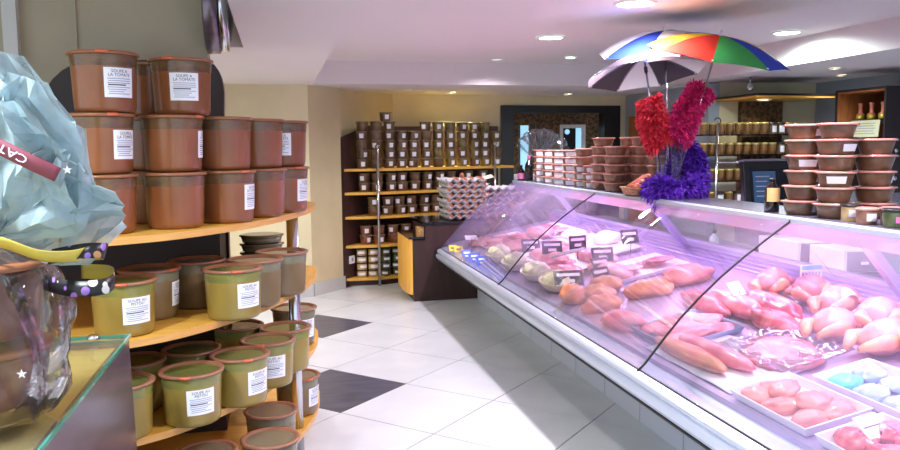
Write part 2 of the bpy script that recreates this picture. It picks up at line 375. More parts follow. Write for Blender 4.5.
# doorway with a black frame and a patterned brown wall behind it
b = MB(); b.box(2.86, 9.86, 0, 3.03, 9.9, 2.13).box(4.30, 9.86, 0, 4.53, 9.9, 2.13).box(3.03, 9.86, 2.03, 4.30, 9.9, 2.13)
b.box(2.98, 9.9, 0, 3.03, 10.05, 2.06).box(4.30, 9.9, 0, 4.34, 10.05, 2.06)
struct(obj('door_1', b, 'black_frame'))
struct(obj('wall_lobby', MB().box(2.7, 10.3, 0, 4.75, 10.4, 2.265), 'mosaic'))
w = struct(obj('window_1', MB().box(3.83, 10.27, 1.2, 3.87, 10.3, 1.89).box(4.14, 10.27, 1.2, 4.20, 10.3, 1.89).box(3.87, 10.27, 1.84, 4.14, 10.3, 1.89), 'white_trim'))
obj('dark_pane', MB().box(3.87, 10.285, 1.2, 4.06, 10.295, 1.84), 'dark_room', w)
obj('lit_pane', MB().box(4.06, 10.285, 1.2, 4.14, 10.295, 1.84), 'window_glow', w)
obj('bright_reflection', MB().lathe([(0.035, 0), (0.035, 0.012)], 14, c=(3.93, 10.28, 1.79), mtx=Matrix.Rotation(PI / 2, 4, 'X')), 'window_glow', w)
struct(obj('window_2', MB().box(3.26, 10.28, 1.1, 3.37, 10.3, 1.88), 'window_glow'))
struct(obj('door_2', MB().box(4.585, 8.95, 0, 4.62, 9.72, 1.98).box(4.575, 9.05, 1.1, 4.585, 9.62, 1.9), 'orange_wood'))

# ------------------------------------------------------------------ lamps
def downlight(x, y, z, r, m, label, spot=None, col=(1, 1, 1), size=2.6, blend=0.6):
    t = thing('ceiling_light', label, 'light', (x, y, z), 0, 'recessed ceiling lights')
    obj('trim_ring', MB().lathe([(r * 1.22, -0.001), (r * 1.2, -0.01), (r, -0.012), (r, -0.001)], 28, cap0=False, cap1=False), 'white_trim', t, world=False)
    obj('lens', MB().lathe([(r, -0.001), (r, -0.006)], 28), m, t, world=False)
    if spot:
        l = bpy.data.lights.new('lamp_glow', 'SPOT'); l.energy = spot; l.color = col; l.spot_size = size; l.spot_blend = blend; l.shadow_soft_size = r * 0.8
        lo = bpy.data.objects.new('lamp_glow', l); COL.objects.link(lo); lo.parent = t; lo.location = (0, 0, -0.03)
    return t
PK = (1.0, 0.86, 1.0)
LAMP = 120
downlight(2.25, 4.7, 2.5, 0.115, 'lamp_white', 'big round ceiling light over the meat counter, at the top edge of the view', LAMP, PK)
downlight(2.25, 6.27, 2.5, 0.10, 'lamp_green', 'round greenish white ceiling light left of the umbrellas', LAMP, PK)
downlight(2.25, 7.9, 2.5, 0.06, 'lamp_dim', 'small dim ceiling light nearest the row of back downlights', 30, PK)
downlight(2.95, 7.63, 2.5, 0.05, 'lamp_green', 'small bright ceiling light beside the black and white umbrella tip', 30, PK)
downlight(2.25, 3.1, 2.5, 0.11, 'lamp_white', 'ceiling light over the near half of the meat counter, out of view above', LAMP, PK)
downlight(2.25, 1.5, 2.5, 0.11, 'lamp_white', 'ceiling light over the near end of the meat counter, out of view above', LAMP, PK)
downlight(4.06, 5.7, 2.5, 0.10, 'lamp_green', 'round ceiling light beside the bright patch on the right bulkhead', 90, (0.86, 1.0, 1.0), 3.0, 0.3)
downlight(1.49, 9.0, 2.265, 0.045, 'lamp_dim', 'dim downlight at the left over the back shelf', 4, (1, 0.95, 0.8))
downlight(2.12, 9.5, 2.265, 0.045, 'lamp_warm', 'downlight throwing a yellow green glow on the wall over the back shelf', 80, (0.95, 1.0, 0.55), 1.9, 0.8)
downlight(3.68, 9.6, 2.265, 0.05, 'lamp_warm', 'downlight over the black doorway', 12, (0.95, 1.0, 0.8), 2.0, 0.8)
downlight(4.93, 6.22, 2.275, 0.04, 'lamp_warm', 'upper small downlight in the right bulkhead', 10, (0.95, 1, 1))
downlight(5.51, 6.85, 2.275, 0.035, 'lamp_warm', 'lower small downlight in the right bulkhead by the corner', 8, (0.95, 1, 1))
downlight(-0.9, 6.9, 2.265, 0.10, 'lamp_warm', 'added downlight brightening the recess, unseen behind the left wall', 130, (1.0, 0.95, 0.86), 2.9, 0.5)  # added lamp, unseen behind the left wall, brightens the recess
downlight(0.85, 2.3, 2.5, 0.10, 'lamp_white', 'ceiling light over the aisle before the curved shelves, out of view above', 60, (1, .96, .9))
downlight(-1.05, 1.75, 2.5, 0.11, 'lamp_white', 'ceiling light over the wrapped gift and glass case, out of view above', 165, (0.86, 0.95, 1.0), 2.6, 0.6)

w = bpy.data.worlds.new('world'); SC.world = w; w.use_nodes = True
bg = w.node_tree.nodes['Background']; bg.inputs[0].default_value = (0.72, 0.86, 1.0, 1); bg.inputs[1].default_value = 1.15

# ------------------------------------------------------------------ left gondola with curved shelves
CUR = [(-.80, 2.955), (-.68, 2.985), (-.565, 3.035), (-.41, 3.14), (-.267, 3.3), (-.11, 3.53), (.027, 3.82), (.138, 4.15), (.19, 4.42), (.205, 4.65)]
def smooth_curve(pts, n=4):
    out = []
    for i in range(len(pts) - 1):
        p0 = Vector(pts[max(i - 1, 0)]); p1 = Vector(pts[i]); p2 = Vector(pts[i + 1]); p3 = Vector(pts[min(i + 2, len(pts) - 1)])
        for k in range(n):
            t = k / n
            out.append(0.5 * ((2 * p1) + (p2 - p0) * t + (2 * p0 - 5 * p1 + 4 * p2 - p3) * t * t + (3 * p1 - p0 - 3 * p2 + p3) * t ** 3))
    out.append(Vector(pts[-1])); return [(p.x, p.y) for p in out]
front = smooth_curve([(-1.5, 2.9), (-1.1, 2.92)] + CUR)
tip = [(.195, 4.72), (.15, 4.80), (.05, 4.87), (-.1, 4.9), (-.3, 4.9), (-.38, 4.9), (-.38, 4.75), (-1.5, 4.75)]
outline = front + tip
G = thing('display_gondola', 'curved wooden display unit with orange shelves of soup tubs on the left', 'shelf unit', (-0.5, 4.0, 0))
SH = (0.14, 0.51, 0.89, 1.28)
for z in SH:
    obj('shelf', MB().prism(outline, z - 0.028, z, 0, 1), ['beech', 'beech_edge'], G)
# arched dark back panel
arch = [(-1.42, 0.0), (-0.285, 0.0), (-0.285, 1.80)]
for k in range(0, 7): arch.append((-0.36 + 0.09 * math.cos(k / 6 * PI / 2) - 0.01, 1.91 + 0.175 * math.sin(k / 6 * PI / 2)))
for k in range(0, 9): arch.append((-0.93 - 0.32 * math.sin(k / 8 * PI / 2), 1.72 + 0.365 * math.cos(k / 8 * PI / 2)))
arch.append((-1.26, 1.5)); arch[0] = (-1.26, 0.0)
obj('back_panel', MB().prism(arch, 4.56, 4.68, 0, 1, axis='y'), ['dark_panel', 'panel_edge'], G)
obj('core_panel', MB().box(-1.3, 4.1, 0.0, -0.30, 4.56, 1.25), 'dark_panel', G)
for (x, y) in ((0.062, 4.05), (-1.2, 3.2)):
    obj('post', MB().tube([(x, y, 0.0), (x, y, 1.252)], 0.03, 16), 'chrome', G)

# soup tub : tub body, lid (with tab), printed label
def pot_proto(kind, soup, head, lid, pane, l1, l2, name, zs=1.0):
    t = thing(name, 'x', 'tub', (0, 0, -5), 0, None)
    prof = [(0.098, 0.0), (0.106, 0.006), (0.1095, 0.02), (0.1155, 0.155), (0.1165, 0.160), (0.120, 0.197), (0.1205, 0.2)]
    obj('tub', MB().lathe(prof, 40, mis=[0, 0, 0, 0, 1, 1]), [soup, head], t, world=False)
    lp = [(0.1205, 0.200), (0.128, 0.201), (0.1285, 0.209), (0.123, 0.212), (0.110, 0.211), (0.106, 0.204)]
    L_ = MB().lathe(lp, 40, cap0=False, mis=[0, 0, 0, 0, 0, 1]); L_.m[-1] = 1
    lo = obj('lid', L_, [lid, pane], t, world=False)
    tb = MB(); vs = []
    for k in range(7):
        a = -PI / 2 - 0.5 + (k - 3) * 0.055; rr = 0.1295 - 0.0012 * (k - 3) ** 2 * 0.4
        vs += [(0.124 * math.cos(a), 0.124 * math.sin(a), 0.2125), ((rr + .004) * math.cos(a), (rr + .004) * math.sin(a), 0.209), ((rr + .003) * math.cos(a), (rr + .003) * math.sin(a), 0.202)]
    tb.add(vs, [(3 * k, 3 * k + 1, 3 * k + 4, 3 * k + 3) for k in range(6)] + [(3 * k + 1, 3 * k + 2, 3 * k + 5, 3 * k + 4) for k in range(6)], 0, True)
    obj('lid_tab', tb, 'lid_tab', lo, world=False, solid=0.002)
    if l1:
        lb = MB(); W, z0, z1 = 0.98, 0.052, 0.154
        def onr(a, z, off): r = 0.1095 + (z - 0.02) / 0.135 * 0.006 + off; return (r * math.cos(-PI / 2 + a), r * math.sin(-PI / 2 + a), z)
        lb.grid(lambda u, v: onr((u - .5) * W, z0 + v * (z1 - z0), 0.0014), 14, 1, 0)
        for tx, zz in ((l1, 0.1415), (l2, 0.1285)):
            vs, fs = text_verts(tx, 0.0155)
            lb.add([onr(v.x / 0.114, zz + v.y, 0.0022) for v in vs], fs, 1)
        for k, (wd, sh) in enumerate(((.8, 0), (.78, .02), (.8, 0), (.6, -.08), (.8, 0), (.62, -.07), (.5, -.1), (.74, .0))):
            zz = 0.115 - k * 0.0074
            lb.grid(lambda u, v: onr((u - .5) * W * wd + sh * W, zz + v * (0.0042 if k == 3 else 0.0026), 0.002), 8, 1, 1 if k == 3 else 2)
        obj('label', lb, ['paper', 'ink', 'soft_ink'], t, world=False)
    if zs != 1.0:
        for c in [c for c in bpy.data.objects if c.parent == t or (c.parent and c.parent.parent == t)]:
            for v in c.data.vertices: v.co.z *= zs
    return t
PROTO = {
    'tomato': pot_proto('t', 'tomato_soup', 'tomato_headspace', 'tomato_lid', 'lid_pane_brown', 'SOUPE A', 'LA TOMATE', 'soup_tub', 1.068),
    'pistou': pot_proto('p', 'pistou_soup', 'pistou_headspace', 'lid_rim', 'lid_pane_green', 'SOUPE AU', 'PISTOU', 'soup_tub'),
    'fish': pot_proto('f', 'fish_soup', 'fish_headspace', 'lid_rim', 'lid_pane_grey', 'SOUPE DE', 'POISSON', 'soup_tub'),
}
GRP = {'tomato': 'tubs of brown tomato soup on the top curved shelf', 'pistou': 'tubs of green soup on the middle curved shelves', 'fish': 'tubs of greyish soup on the curved shelves'}
def pot(x, y, z, th, kind, label):
    phi = math.atan2(-y, -x)
    return dup(PROTO[kind], (x, y, z + .001), phi + math.radians(th) + PI / 2, label, GRP[kind])
H = 0.228   # the tomato tubs are a little taller
Z4 = SH[3]; Z3 = SH[2]; Z2 = SH[1]; Z1 = SH[0]
pp = [(-.655, 3.21), (-.415, 3.36), (-.22, 3.55), (-.085, 3.785), (.028, 4.035)]
th1 = (180, 175, 66, 170, 62)
nm = ('leftmost, half behind the cellophane', 'second from left, no label showing', 'third from left, label at its right side', 'fourth from left, no label showing', 'rightmost, at the tip of the board')
for k, (x, y) in enumerate(pp):
    pot(x, y, Z4, th1[k], 'tomato', 'brown soup tub standing on the top shelf, ' + nm[k])
th2 = (50, 84, 176, 172, -8)
nm = ('leftmost of its layer, label towards the right', 'second from left, label edge at its right', 'third from left, plain side out', 'fourth from left, plain side out', 'rightmost, with a white label in front')
for k, (dx, dy) in enumerate(((.0, -.01), (-.0, .01), (-.008, .0), (-.005, .0), (0.0, 0.0))):
    pot(pp[k][0] + dx, pp[k][1] + dy, Z4 + H, th2[k], 'tomato', 'brown soup tub in the second layer, ' + nm[k])
pot(-.632, 3.205, Z4 + 2 * H, 27, 'tomato', 'topmost brown soup tub at the left, white label in front')
pot(-.375, 3.40, Z4 + 2 * H, 5, 'tomato', 'topmost brown soup tub at the right, centred white label')
for lv in range(3):
    pot(-.53, 3.62, Z4 + lv * H, 62, 'tomato', ('back row brown soup tub standing on the top shelf behind others', 'back row brown soup tub in the second layer, behind others', 'brown soup tub peeping out between the two topmost tubs')[lv])
for x, y, th, kind, lab in (
    (-.600, 3.185, 25, 'pistou', 'green soup tub on the second shelf at the left, beside the dotted ribbon'),
    (-.545, 3.47, 75, 'fish', 'dark shaded soup tub behind the leftmost tub of the second shelf'),
    (-.375, 3.67, 170, 'fish', 'dark shaded soup tub at the back middle of the second shelf'),
    (-.20, 3.385, 36, 'pistou', 'green soup tub with white label at the middle front of the second shelf'),
    (-.115, 3.63, 175, 'fish', 'greyish soup tub behind the middle front tub of the second shelf'),
    (.005, 3.865, 172, 'fish', 'greyish soup tub at the right end of the second shelf')):
    pot(x, y, Z3, th, kind, lab)
for x, y, th, kind, lab in (
    (-.615, 3.11, 176, 'pistou', 'green soup tub on the third shelf, half behind the glass topped case'),
    (-.365, 3.212, 17, 'pistou', 'green soup tub with white label at the front of the third shelf'),
    (-.185, 3.41, 43, 'pistou', 'green soup tub, label at right, second from the case on the third shelf'),
    (-.07, 3.648, 12, 'pistou', 'green soup tub, label half hidden, third of the front row, third shelf'),
    (.012, 3.882, 170, 'pistou', 'green soup tub without visible label near the right end, third shelf'),
    (-.40, 3.56, 170, 'pistou', 'shaded green soup tub in the back row of the third shelf, middle'),
    (-.615, 3.42, 170, 'pistou', 'shaded green soup tub in the back row of the third shelf, left'),
    (-.22, 3.985, 170, 'pistou', 'shaded green soup tub in the back row of the third shelf, right'),
    (.062, 4.36, 40, 'fish', 'greyish soup tub behind the chrome post at the tip of the third shelf')):
    pot(x, y, Z2, th, kind, lab)
for x, y, th, kind, lab in (
    (-.068, 3.37, 170, 'fish', 'greyish soup tub lid cut by the bottom edge, right, lowest shelf'),
    (-.325, 3.28, 170, 'fish', 'greyish soup tub lid cut by the bottom edge, left, lowest shelf'),
    (-.068, 3.74, 170, 'fish', 'greyish soup tub behind, left of the chrome post, lowest shelf'),
    (.068, 4.30, 60, 'fish', 'greyish soup tub right of the chrome post, lowest shelf')):
    pot(x, y, Z1, th, kind, lab)
# stack of shallow tubs at the far end of the second shelf
for k in range(5):
    t = thing('shallow_tub', ('bottom', 'second', 'third', 'fourth', 'topmost')[k] + ' shallow tub of the short stack behind the chrome post', 'tub', (-0.10, 4.42, Z3 + k * 0.048), 0, 'stacked shallow tubs on the second shelf')
    obj('tub', MB().lathe([(0.09, 0), (0.105, 0.006), (0.112, 0.036)], 28), 'fish_headspace', t, world=False)
    obj('lid', MB().lathe([(0.112, 0.036), (0.121, 0.037), (0.121, 0.044), (0.104, 0.047)], 28), 'lid_pane_grey', t, world=False)

# round chrome fixture on the wall end
t = thing('wall_mirror', 'round chrome rimmed mirror on the end of the left wall, seen edge on', 'mirror', (-0.4, 5.1, 2.17))
mx = Matrix.Rotation(PI / 2, 4, 'Y')
obj('back_drum', MB().lathe([(0.27, 0.0), (0.285, 0.01), (0.285, 0.075), (0.27, 0.085)], 44, c=(-0.4, 5.02, 2.46), mtx=mx), 'case_side', t)
obj('rim', MB().lathe([(0.262, 0.085), (0.275, 0.10), (0.268, 0.13), (0.245, 0.135)], 44, c=(-0.4, 5.02, 2.46), mtx=mx), 'chrome', t)
obj('mirror_dome', MB().lathe([(0.245, 0.13), (0.20, 0.145), (0.12, 0.158), (0.01, 0.163)], 44, c=(-0.4, 5.02, 2.46), mtx=mx), 'chrome', t)

# ------------------------------------------------------------------ glass topped case at the front left
t = thing('glass_topped_case', 'low display case with a glass top and grey metal side, front left', 'display case', (-1.2, 2.0, 0))
obj('body', MB().box(-2.0, 0.9, 0, -0.545, 2.80, 0.925), 'beech', t)
obj('side_panel', MB().prism([(-0.545, 0.0), (-0.505, 0.0), (-0.525, 0.945), (-0.545, 0.945)], 0.9, 2.84, axis='y'), 'case_side', t)
obj('back_rail', MB().box(-2.0, 2.80, 0, -0.545, 2.83, 0.945), 'case_side', t)
obj('glass_top', MB().box(-2.0, 0.9, 0.948, -0.525, 2.85, 0.958), 'top_glass', t)
obj('glass_rim', MB().box(-0.525, 0.9, 0.947, -0.519, 2.856, 0.9585).box(-2.0, 2.85, 0.947, -0.525, 2.856, 0.9585), 'glass_edge', t)
obj('corner_clip', MB().lathe([(0.02, 0), (0.022, 0.004), (0.014, 0.016), (0.004, 0.018)], 6, c=(-0.63, 2.80, 0.9585)), 'chrome', t)
obj('inner_board', MB().box(-1.9, 1.0, 0.926, -0.56, 2.75, 0.93), 'display_wood', t)

# gift : two stacked tubs in cellophane with ribbons
t = thing('wrapped_gift', 'cellophane wrapped gift of stacked tubs with dotted bow, on the glass case', 'gift', (-0.70, 2.02, 0.9595))
for k, z in enumerate((0.962, 1.16)):
    p_ = obj('jar', MB().lathe([(0.10, 0), (0.125, 0.01), (0.142, 0.155), (0.143, 0.165)], 32, c=(-0.70, 2.02, z)), 'deli_red', t)
    obj('jar_lid', MB().lathe([(0.143, 0.165), (0.152, 0.166), (0.152, 0.178), (0.13, 0.182)], 32, c=(-0.70, 2.02, z)), 'tomato_lid', p_)
def wrap_fn(u, v):
    a = u * 2 * PI; prof = [(0.13, 0.0), (0.17, 0.06), (0.19, 0.16), (0.185, 0.28), (0.15, 0.36), (0.085, 0.41), (0.03, 0.435)]
    i = min(int(v * 6), 5); f = v * 6 - i; r = prof[i][0] * (1 - f) + prof[i + 1][0] * f; z = prof[i][1] * (1 - f) + prof[i + 1][1] * f
    q = Vector((math.cos(a), math.sin(a), z * 5))
    r *= 1 + 0.09 * noise.noise(q * 2.1) + 0.06 * math.sin(a * 9 + z * 14) + 0.05 * noise.noise(q * 5)
    return (-0.70 + r * math.cos(a), 2.02 + r * math.sin(a), 0.962 + z)
obj('wrap', MB().grid(wrap_fn, 72, 24), 'clear_wrap', t, solid=0.0008)
K = Vector((-0.66, 2.0, 1.405))          # the knot where the wrap is gathered
fan = MB(); rf = random.Random(5)
for j, (tx, ty, tz, wd) in enumerate(((-0.62, 2.00, 1.80, .17), (-0.555, 1.97, 1.745, .15), (-0.50, 2.03, 1.66, .13), (-0.47, 1.98, 1.56, .12), (-0.385, 2.0, 1.455, .10), (-0.72, 2.10, 1.80, .16), (-0.60, 1.93, 1.70, .15), (-0.54, 2.08, 1.62, .14), (-0.80, 2.0, 1.75, .2), (-0.52, 1.94, 1.585, .12))):
    Tp = Vector((tx, ty, tz)); ax = (Tp - K); Ln = ax.length; ax.normalize(); sd = ax.cross(Vector((0, 1, 0))).normalized(); up = sd.cross(ax)
    def sheet(u, v, ax=ax, sd=sd, up=up, Ln=Ln, wd=wd, j=j):
        w_ = 0.02 + wd * min(v / .6, 1) * (1 - max(0, (v - .6) / .4) * .82)
        p = K + ax * Ln * 1.06 * v + sd * (u - .5) * 2 * w_
        q = Vector((u * 4, v * 4, j * 3.3))
        return p + up * (0.05 * noise.noise(q) * (v + .15) + 0.028 * noise.noise(q * 2.7) * v + 0.03 * math.sin(u * 13 + j) * (0.3 + v * .4)) + sd * 0.02 * noise.noise(q * 1.7 + Vector((9, 0, 0)))
    fan.grid(sheet, 8, 9, 0, False)
obj('wrap_fan', fan, 'cellophane', t, solid=0.0008)
# dark red printed band across the fan
BA = Vector((-0.70, 1.90, 1.665)); BB = Vector((-0.482, 1.90, 1.545))
bd = (BB - BA); bl = bd.length; bd.normalize(); bu = Vector((0, -1, 0)).cross(bd) * -1
bu = bd.cross(Vector((0, -1, 0))).normalized()
if bu.z < 0: bu = -bu
band = MB().grid(lambda u, v: BA + bd * bl * u + bu * (v - .5) * 0.034 + Vector((0, 0.006 * math.sin(u * 6), 0)), 24, 2, 0)
vs, fs = text_verts('CATION', 0.026)
band.add([BA + bd * (bl * 0.46 - v.x * 1.35) - bu * v.y + Vector((0, 0.006 * math.sin((bl * .46 - v.x * 1.35) / bl * 6) - 0.003, 0)) for v in vs], fs, 1)
obj('printed_band', band, ['ribbon_red', 'star_white'], t, solid=0.0015)
# bow loops : dotted outside, gold inside
def ribbon(name, pts, wvec, m):
    pts = [Vector(p) for p in pts]; n_ = len(pts)
    b_ = MB(); w_ = Vector(wvec)
    sm = []
    for i in range(n_ - 1):
        for k in range(6):
            tt = k / 6; p0 = pts[max(i - 1, 0)]; p1 = pts[i]; p2 = pts[i + 1]; p3 = pts[min(i + 2, n_ - 1)]
            sm.append(0.5 * ((2 * p1) + (p2 - p0) * tt + (2 * p0 - 5 * p1 + 4 * p2 - p3) * tt * tt + (3 * p1 - p0 - 3 * p2 + p3) * tt ** 3))
    sm.append(pts[-1]); vs = []
    for p in sm: vs += [p - w_, p + w_]
    b_.add(vs, [(2 * i, 2 * i + 2, 2 * i + 3, 2 * i + 1) for i in range(len(sm) - 1)], 0, True)
    o = obj(name, b_, m, t)
    md = o.modifiers.new('thickness', 'SOLIDIFY'); md.thickness = 0.0016; md.offset = 1; md.material_offset = 1 if len(m) > 1 else 0
    return o
ribbon('bow_loop', [(-0.53, 1.98, 1.350), (-0.475, 1.95, 1.362), (-0.432, 1.93, 1.368), (-0.405, 1.96, 1.362), (-0.43, 2.03, 1.35), (-0.49, 2.07, 1.342)], (0.004, 0.008, 0.017), ['dotted_ribbon', 'ribbon_gold'])
ribbon('bow_loop', [(-0.55, 1.99, 1.29), (-0.495, 1.93, 1.285), (-0.44, 1.90, 1.283), (-0.395, 1.915, 1.287), (-0.39, 1.97, 1.294), (-0.42, 2.05, 1.297), (-0.49, 2.09, 1.297)], (0.0, 0.004, 0.018), ['dotted_ribbon', 'ribbon_gold'])
ribbon('ribbon_tail', [(-0.68, 1.93, 1.41), (-0.60, 1.90, 1.395), (-0.53, 1.90, 1.365), (-0.47, 1.92, 1.358), (-0.44, 1.95, 1.362)], (0, -0.01, 0.014), ['ribbon_gold'])
obj('gift_tag', MB().box(-0.022, -0.004, -0.03, 0.016, 0.004, 0.03, 0, Matrix.Translation((-0.495, 2.03, 1.405)) @ Matrix.Rotation(0.2, 4, 'Y') @ Matrix.Rotation(0.6, 4, 'Z')), 'deli_pale', t)
for k, (x, z) in enumerate(((-0.62, 1.235), (-0.565, 1.11), (-0.47, 1.555))):
    st = []
    for q in range(10):
        a = q * PI / 5 + PI / 2; r_ = 0.011 if q % 2 == 0 else 0.0045
        st.append((x + r_ * math.cos(a), z + r_ * math.sin(a)))
    yy = 1.84 if k < 2 else 1.93
    obj('star', MB().prism(st, yy, yy + 0.001, axis='y'), 'star_white', t)

# ------------------------------------------------------------------ back shelf unit
UL = thing('back_shelf_unit', 'tall dark brown shelf unit with orange edged boards on the back wall', 'shelf unit', (1.6, 9.2, 0))
BF = [(0.735, 8.94), (1.13, 8.93), (2.92, 9.50)]        # front edge of the boards
BBK = [(2.78, 9.86), (1.42, 9.86), (0.96, 9.24)]
BZ = (0.095, 0.476, 0.809, 1.087, 1.358)
for z in BZ: obj('board', MB().prism(BF + BBK, z - 0.03, z, 0, 0), 'beech', UL)
obj('plinth', MB().prism([(0.75, 8.99), (1.13, 8.98), (2.92, 9.55)] + BBK, 0.0, 0.065), 'dark_brown', UL)
LS = MB().prism([(0.705, 8.905), (0.955, 9.205), (0.935, 9.222), (0.685, 8.922)], 0, 1.74)
LS.v = [(x, y, z if z < 1 else 1.715 + (x - .7) * .42) for x, y, z in LS.v]
obj('left_side', LS, 'dark_brown', UL)
obj('back_panel', MB().prism([(0.955, 9.21), (1.42, 9.80), (2.80, 9.80), (2.80, 9.84), (1.40, 9.84), (0.935, 9.225)], 0, 1.86), 'dark_brown', UL)
for x, y, zt in ((1.115, 8.905, 1.60), (2.64, 9.385, 1.62)):
    p_ = obj('post', MB().tube([(x, y, 0.0), (x, y, zt)], 0.016, 14), 'chrome', UL)
    obj('finial', MB().blob((x, y, zt + 0.012), (0.026, 0.026, 0.022), 14, 8, amp=0), 'chrome', p_)
MS = Matrix.Translation((0.80, 9.012, 0.305)) @ Matrix.Rotation(math.atan2(.30, .25), 4, 'Z')
t = tag(obj('wall_socket', MB().box(-.05, -.016, -.045, .05, -.001, .045, 0, MS).box(-.02, -.019, -.02, .02, -.016, .02, 1, MS), ['white_plastic', 'soft_ink'], bevel=0.004), 'white wall socket at the left of the lowest board of the back shelf', 'socket')

def deli_proto(name, body, lid, r, h, label=True, ax=1.0, ay=1.0, sq=2.6, seg=20, lw=0.75, taper=0.82, lidh=0.012, labm='paper', lz=(0.25, 0.8)):
    t_ = thing(name, 'x', 'tub', (0, 0, -5))
    k = r * 0.9
    obj('tub', MB().lathe([(k * taper, 0), (k * (taper + .04), 0.004), (k * 0.97, h - lidh - 0.004), (k * 0.98, h - lidh)], seg, sq=sq, ax=ax, ay=ay), body, t_, world=False)
    L_ = MB().lathe([(k * 0.98, h - lidh), (r, h - lidh + 0.001), (r, h - 0.003), (k * 0.93, h), (k * 0.88, h - 0.003)], seg, sq=sq, ax=ax, ay=ay)
    obj('lid', L_, lid, t_, world=False)
    if label:
        lb = MB()
        def pnt(u, v):
            a = -PI / 2 + (u - .5) * lw; ca, sa = math.cos(a), math.sin(a); q = (abs(ca) ** sq + abs(sa) ** sq) ** (-1 / sq)
            zz = (lz[0] + (lz[1] - lz[0]) * v) * (h - lidh); f = zz / (h - lidh)
            rr = k * (taper + .03 + (0.97 - taper - .03) * f) + 0.002
            return (rr * q * ca * ax, rr * q * sa * ay, zz)
        lb.grid(pnt, 6, 1, 0)
        obj('label', lb, labm, t_, world=False)
    return t_
ORD = ['first', 'second', 'third', 'fourth', 'fifth', 'sixth', 'seventh', 'eighth', 'ninth', 'tenth', 'eleventh', 'twelfth', 'thirteenth', 'fourteenth']
def layer_word(k, n): return 'bottom' if k == 0 else ('top' if k == n - 1 else ORD[k])
DP = {c: deli_proto('deli_tub', 'deli_' + c, 'deli_lid', 0.073, 0.107) for c in ('brown', 'olive', 'red')}
def front_y(x):
    for (x0, y0), (x1, y1) in zip(BF, BF[1:]):
        if x <= x1 or (x1, y1) == BF[-1]: return y0 + (y1 - y0) * (x - x0) / (x1 - x0)
rt = random.Random(3)
def stacks(z, xs, ns, cols, board, grp, back=0.10):
    for i, (x, n_) in enumerate(zip(xs, ns)):
        for k in range(n_):
            c = cols(i, k)
            dup(DP[c], (x + rt.uniform(-.006, .006), front_y(x) + back + rt.uniform(-.006, .006), z + .001 + k * 0.108), rt.choice((-.5, -.2, .1, .3, .5, 0, 2.6)),
                f'clear deli tub, {layer_word(k, n_)} layer, {ORD[i]} stack from left, {board}', grp)
stacks(BZ[4], [0.955, 1.115, 1.275, 1.425, 1.575, 1.74, 1.90, 2.06, 2.22, 2.38, 2.535, 2.70], [5, 5, 5, 4, 4, 5, 5, 5, 5, 5, 5, 4], lambda i, k: 'olive' if i > 5 and (i + k) % 3 else 'brown', 'top board of back shelf', 'deli tubs stacked on the top board of the back shelf', 0.115)
dup(DP['brown'], (1.235, front_y(1.235) + 0.13, BZ[4] + .002 + 5 * 0.108), 0.2, 'lone clear deli tub sticking up above the stacks on the back shelf', 'deli tubs stacked on the top board of the back shelf')
stacks(BZ[3], [0.97, 1.125, 1.285, 1.435, 1.59, 1.75, 1.91, 2.07, 2.30, 2.50], [2] * 10, lambda i, k: 'brown', 'second board of back shelf', 'deli tubs stacked on the second board of the back shelf', 0.13)
stacks(BZ[2], [1.08, 1.25, 1.40, 1.55, 1.71, 1.86, 2.02], [2] * 7, lambda i, k: 'brown', 'middle board of back shelf', 'deli tubs stacked on the middle board of the back shelf', 0.13)
stacks(BZ[1], [0.975, 1.135, 1.31, 1.47, 1.64], [2] * 5, lambda i, k: 'red', 'fourth board of back shelf', 'reddish tubs on the fourth board of the back shelf', 0.13)
JP = deli_proto('deli_jar', 'deli_pale', 'dark_lid', 0.066, 0.083, lw=1.6, sq=2.0, taper=0.95, lz=(0.3, 0.75)); JG = deli_proto('deli_jar', 'deli_green', 'dark_lid', 0.066, 0.083, lw=1.2, sq=2.0, taper=0.95, lz=(0.3, 0.7))
for i, (x, n_, pr) in enumerate(((0.925, 4, JP), (1.06, 4, JP), (1.21, 4, JG), (1.345, 4, JG), (1.48, 4, JG))):
    for k in range(n_):
        dup(pr, (x, front_y(x) + 0.11, BZ[0] + .001 + k * 0.0838), rt.uniform(-.4, .4), f'{"pale" if pr is JP else "green"} dark lidded jar, {layer_word(k, n_)} of the {ORD[i]} stack from the left, lowest board', 'jars stacked on the lowest board of the back shelf', 'jar')

# ------------------------------------------------------------------ brown end counter with egg trays
t = thing('brown_counter', 'dark brown counter with yellow rounded end and black granite top', 'counter', (1.7, 8.1, 0))
obj('plinth', MB().box(1.345, 7.885, 0, 2.62, 8.55, 0.09), 'dark_brown', t)
obj('body', MB().box(1.33, 7.87, 0.09, 2.62, 8.6, 0.64).box(1.46, 7.87, 0.64, 2.62, 8.6, 0.795), 'dark_brown', t)
obj('end_panel', MB().prism([(1.33, 7.868), (1.33, 8.6), (1.285, 8.6), (1.272, 8.2), (1.283, 7.98), (1.305, 7.89)], 0.075, 0.655), 'yellow_panel', t)
obj('lower_top', MB().box(1.29, 7.86, 0.655, 1.46, 8.6, 0.675), 'black_granite', t)
obj('worktop', MB().box(1.44, 7.856, 0.795, 2.62, 8.62, 0.828), 'black_granite', t)
tag(obj('cork_block', MB().box(1.385, 7.89, 0.675, 1.455, 7.99, 0.775), 'cork', bevel=0.004), 'small speckled cork block on the low ledge of the brown counter', 'block')
def tray_mesh(nx, ny, p):
    b_ = MB()
    def fn(u, v):
        x, y = u * nx, v * ny
        z = 0.03 * (math.cos(2 * PI * x) + math.cos(2 * PI * y)) / 2
        return ((x - nx / 2) * p, (y - ny / 2) * p, z)
    return b_.grid(fn, nx * 6, ny * 6)
EH = 0.055
ep = 0.09
tray_a = None; egg0 = None
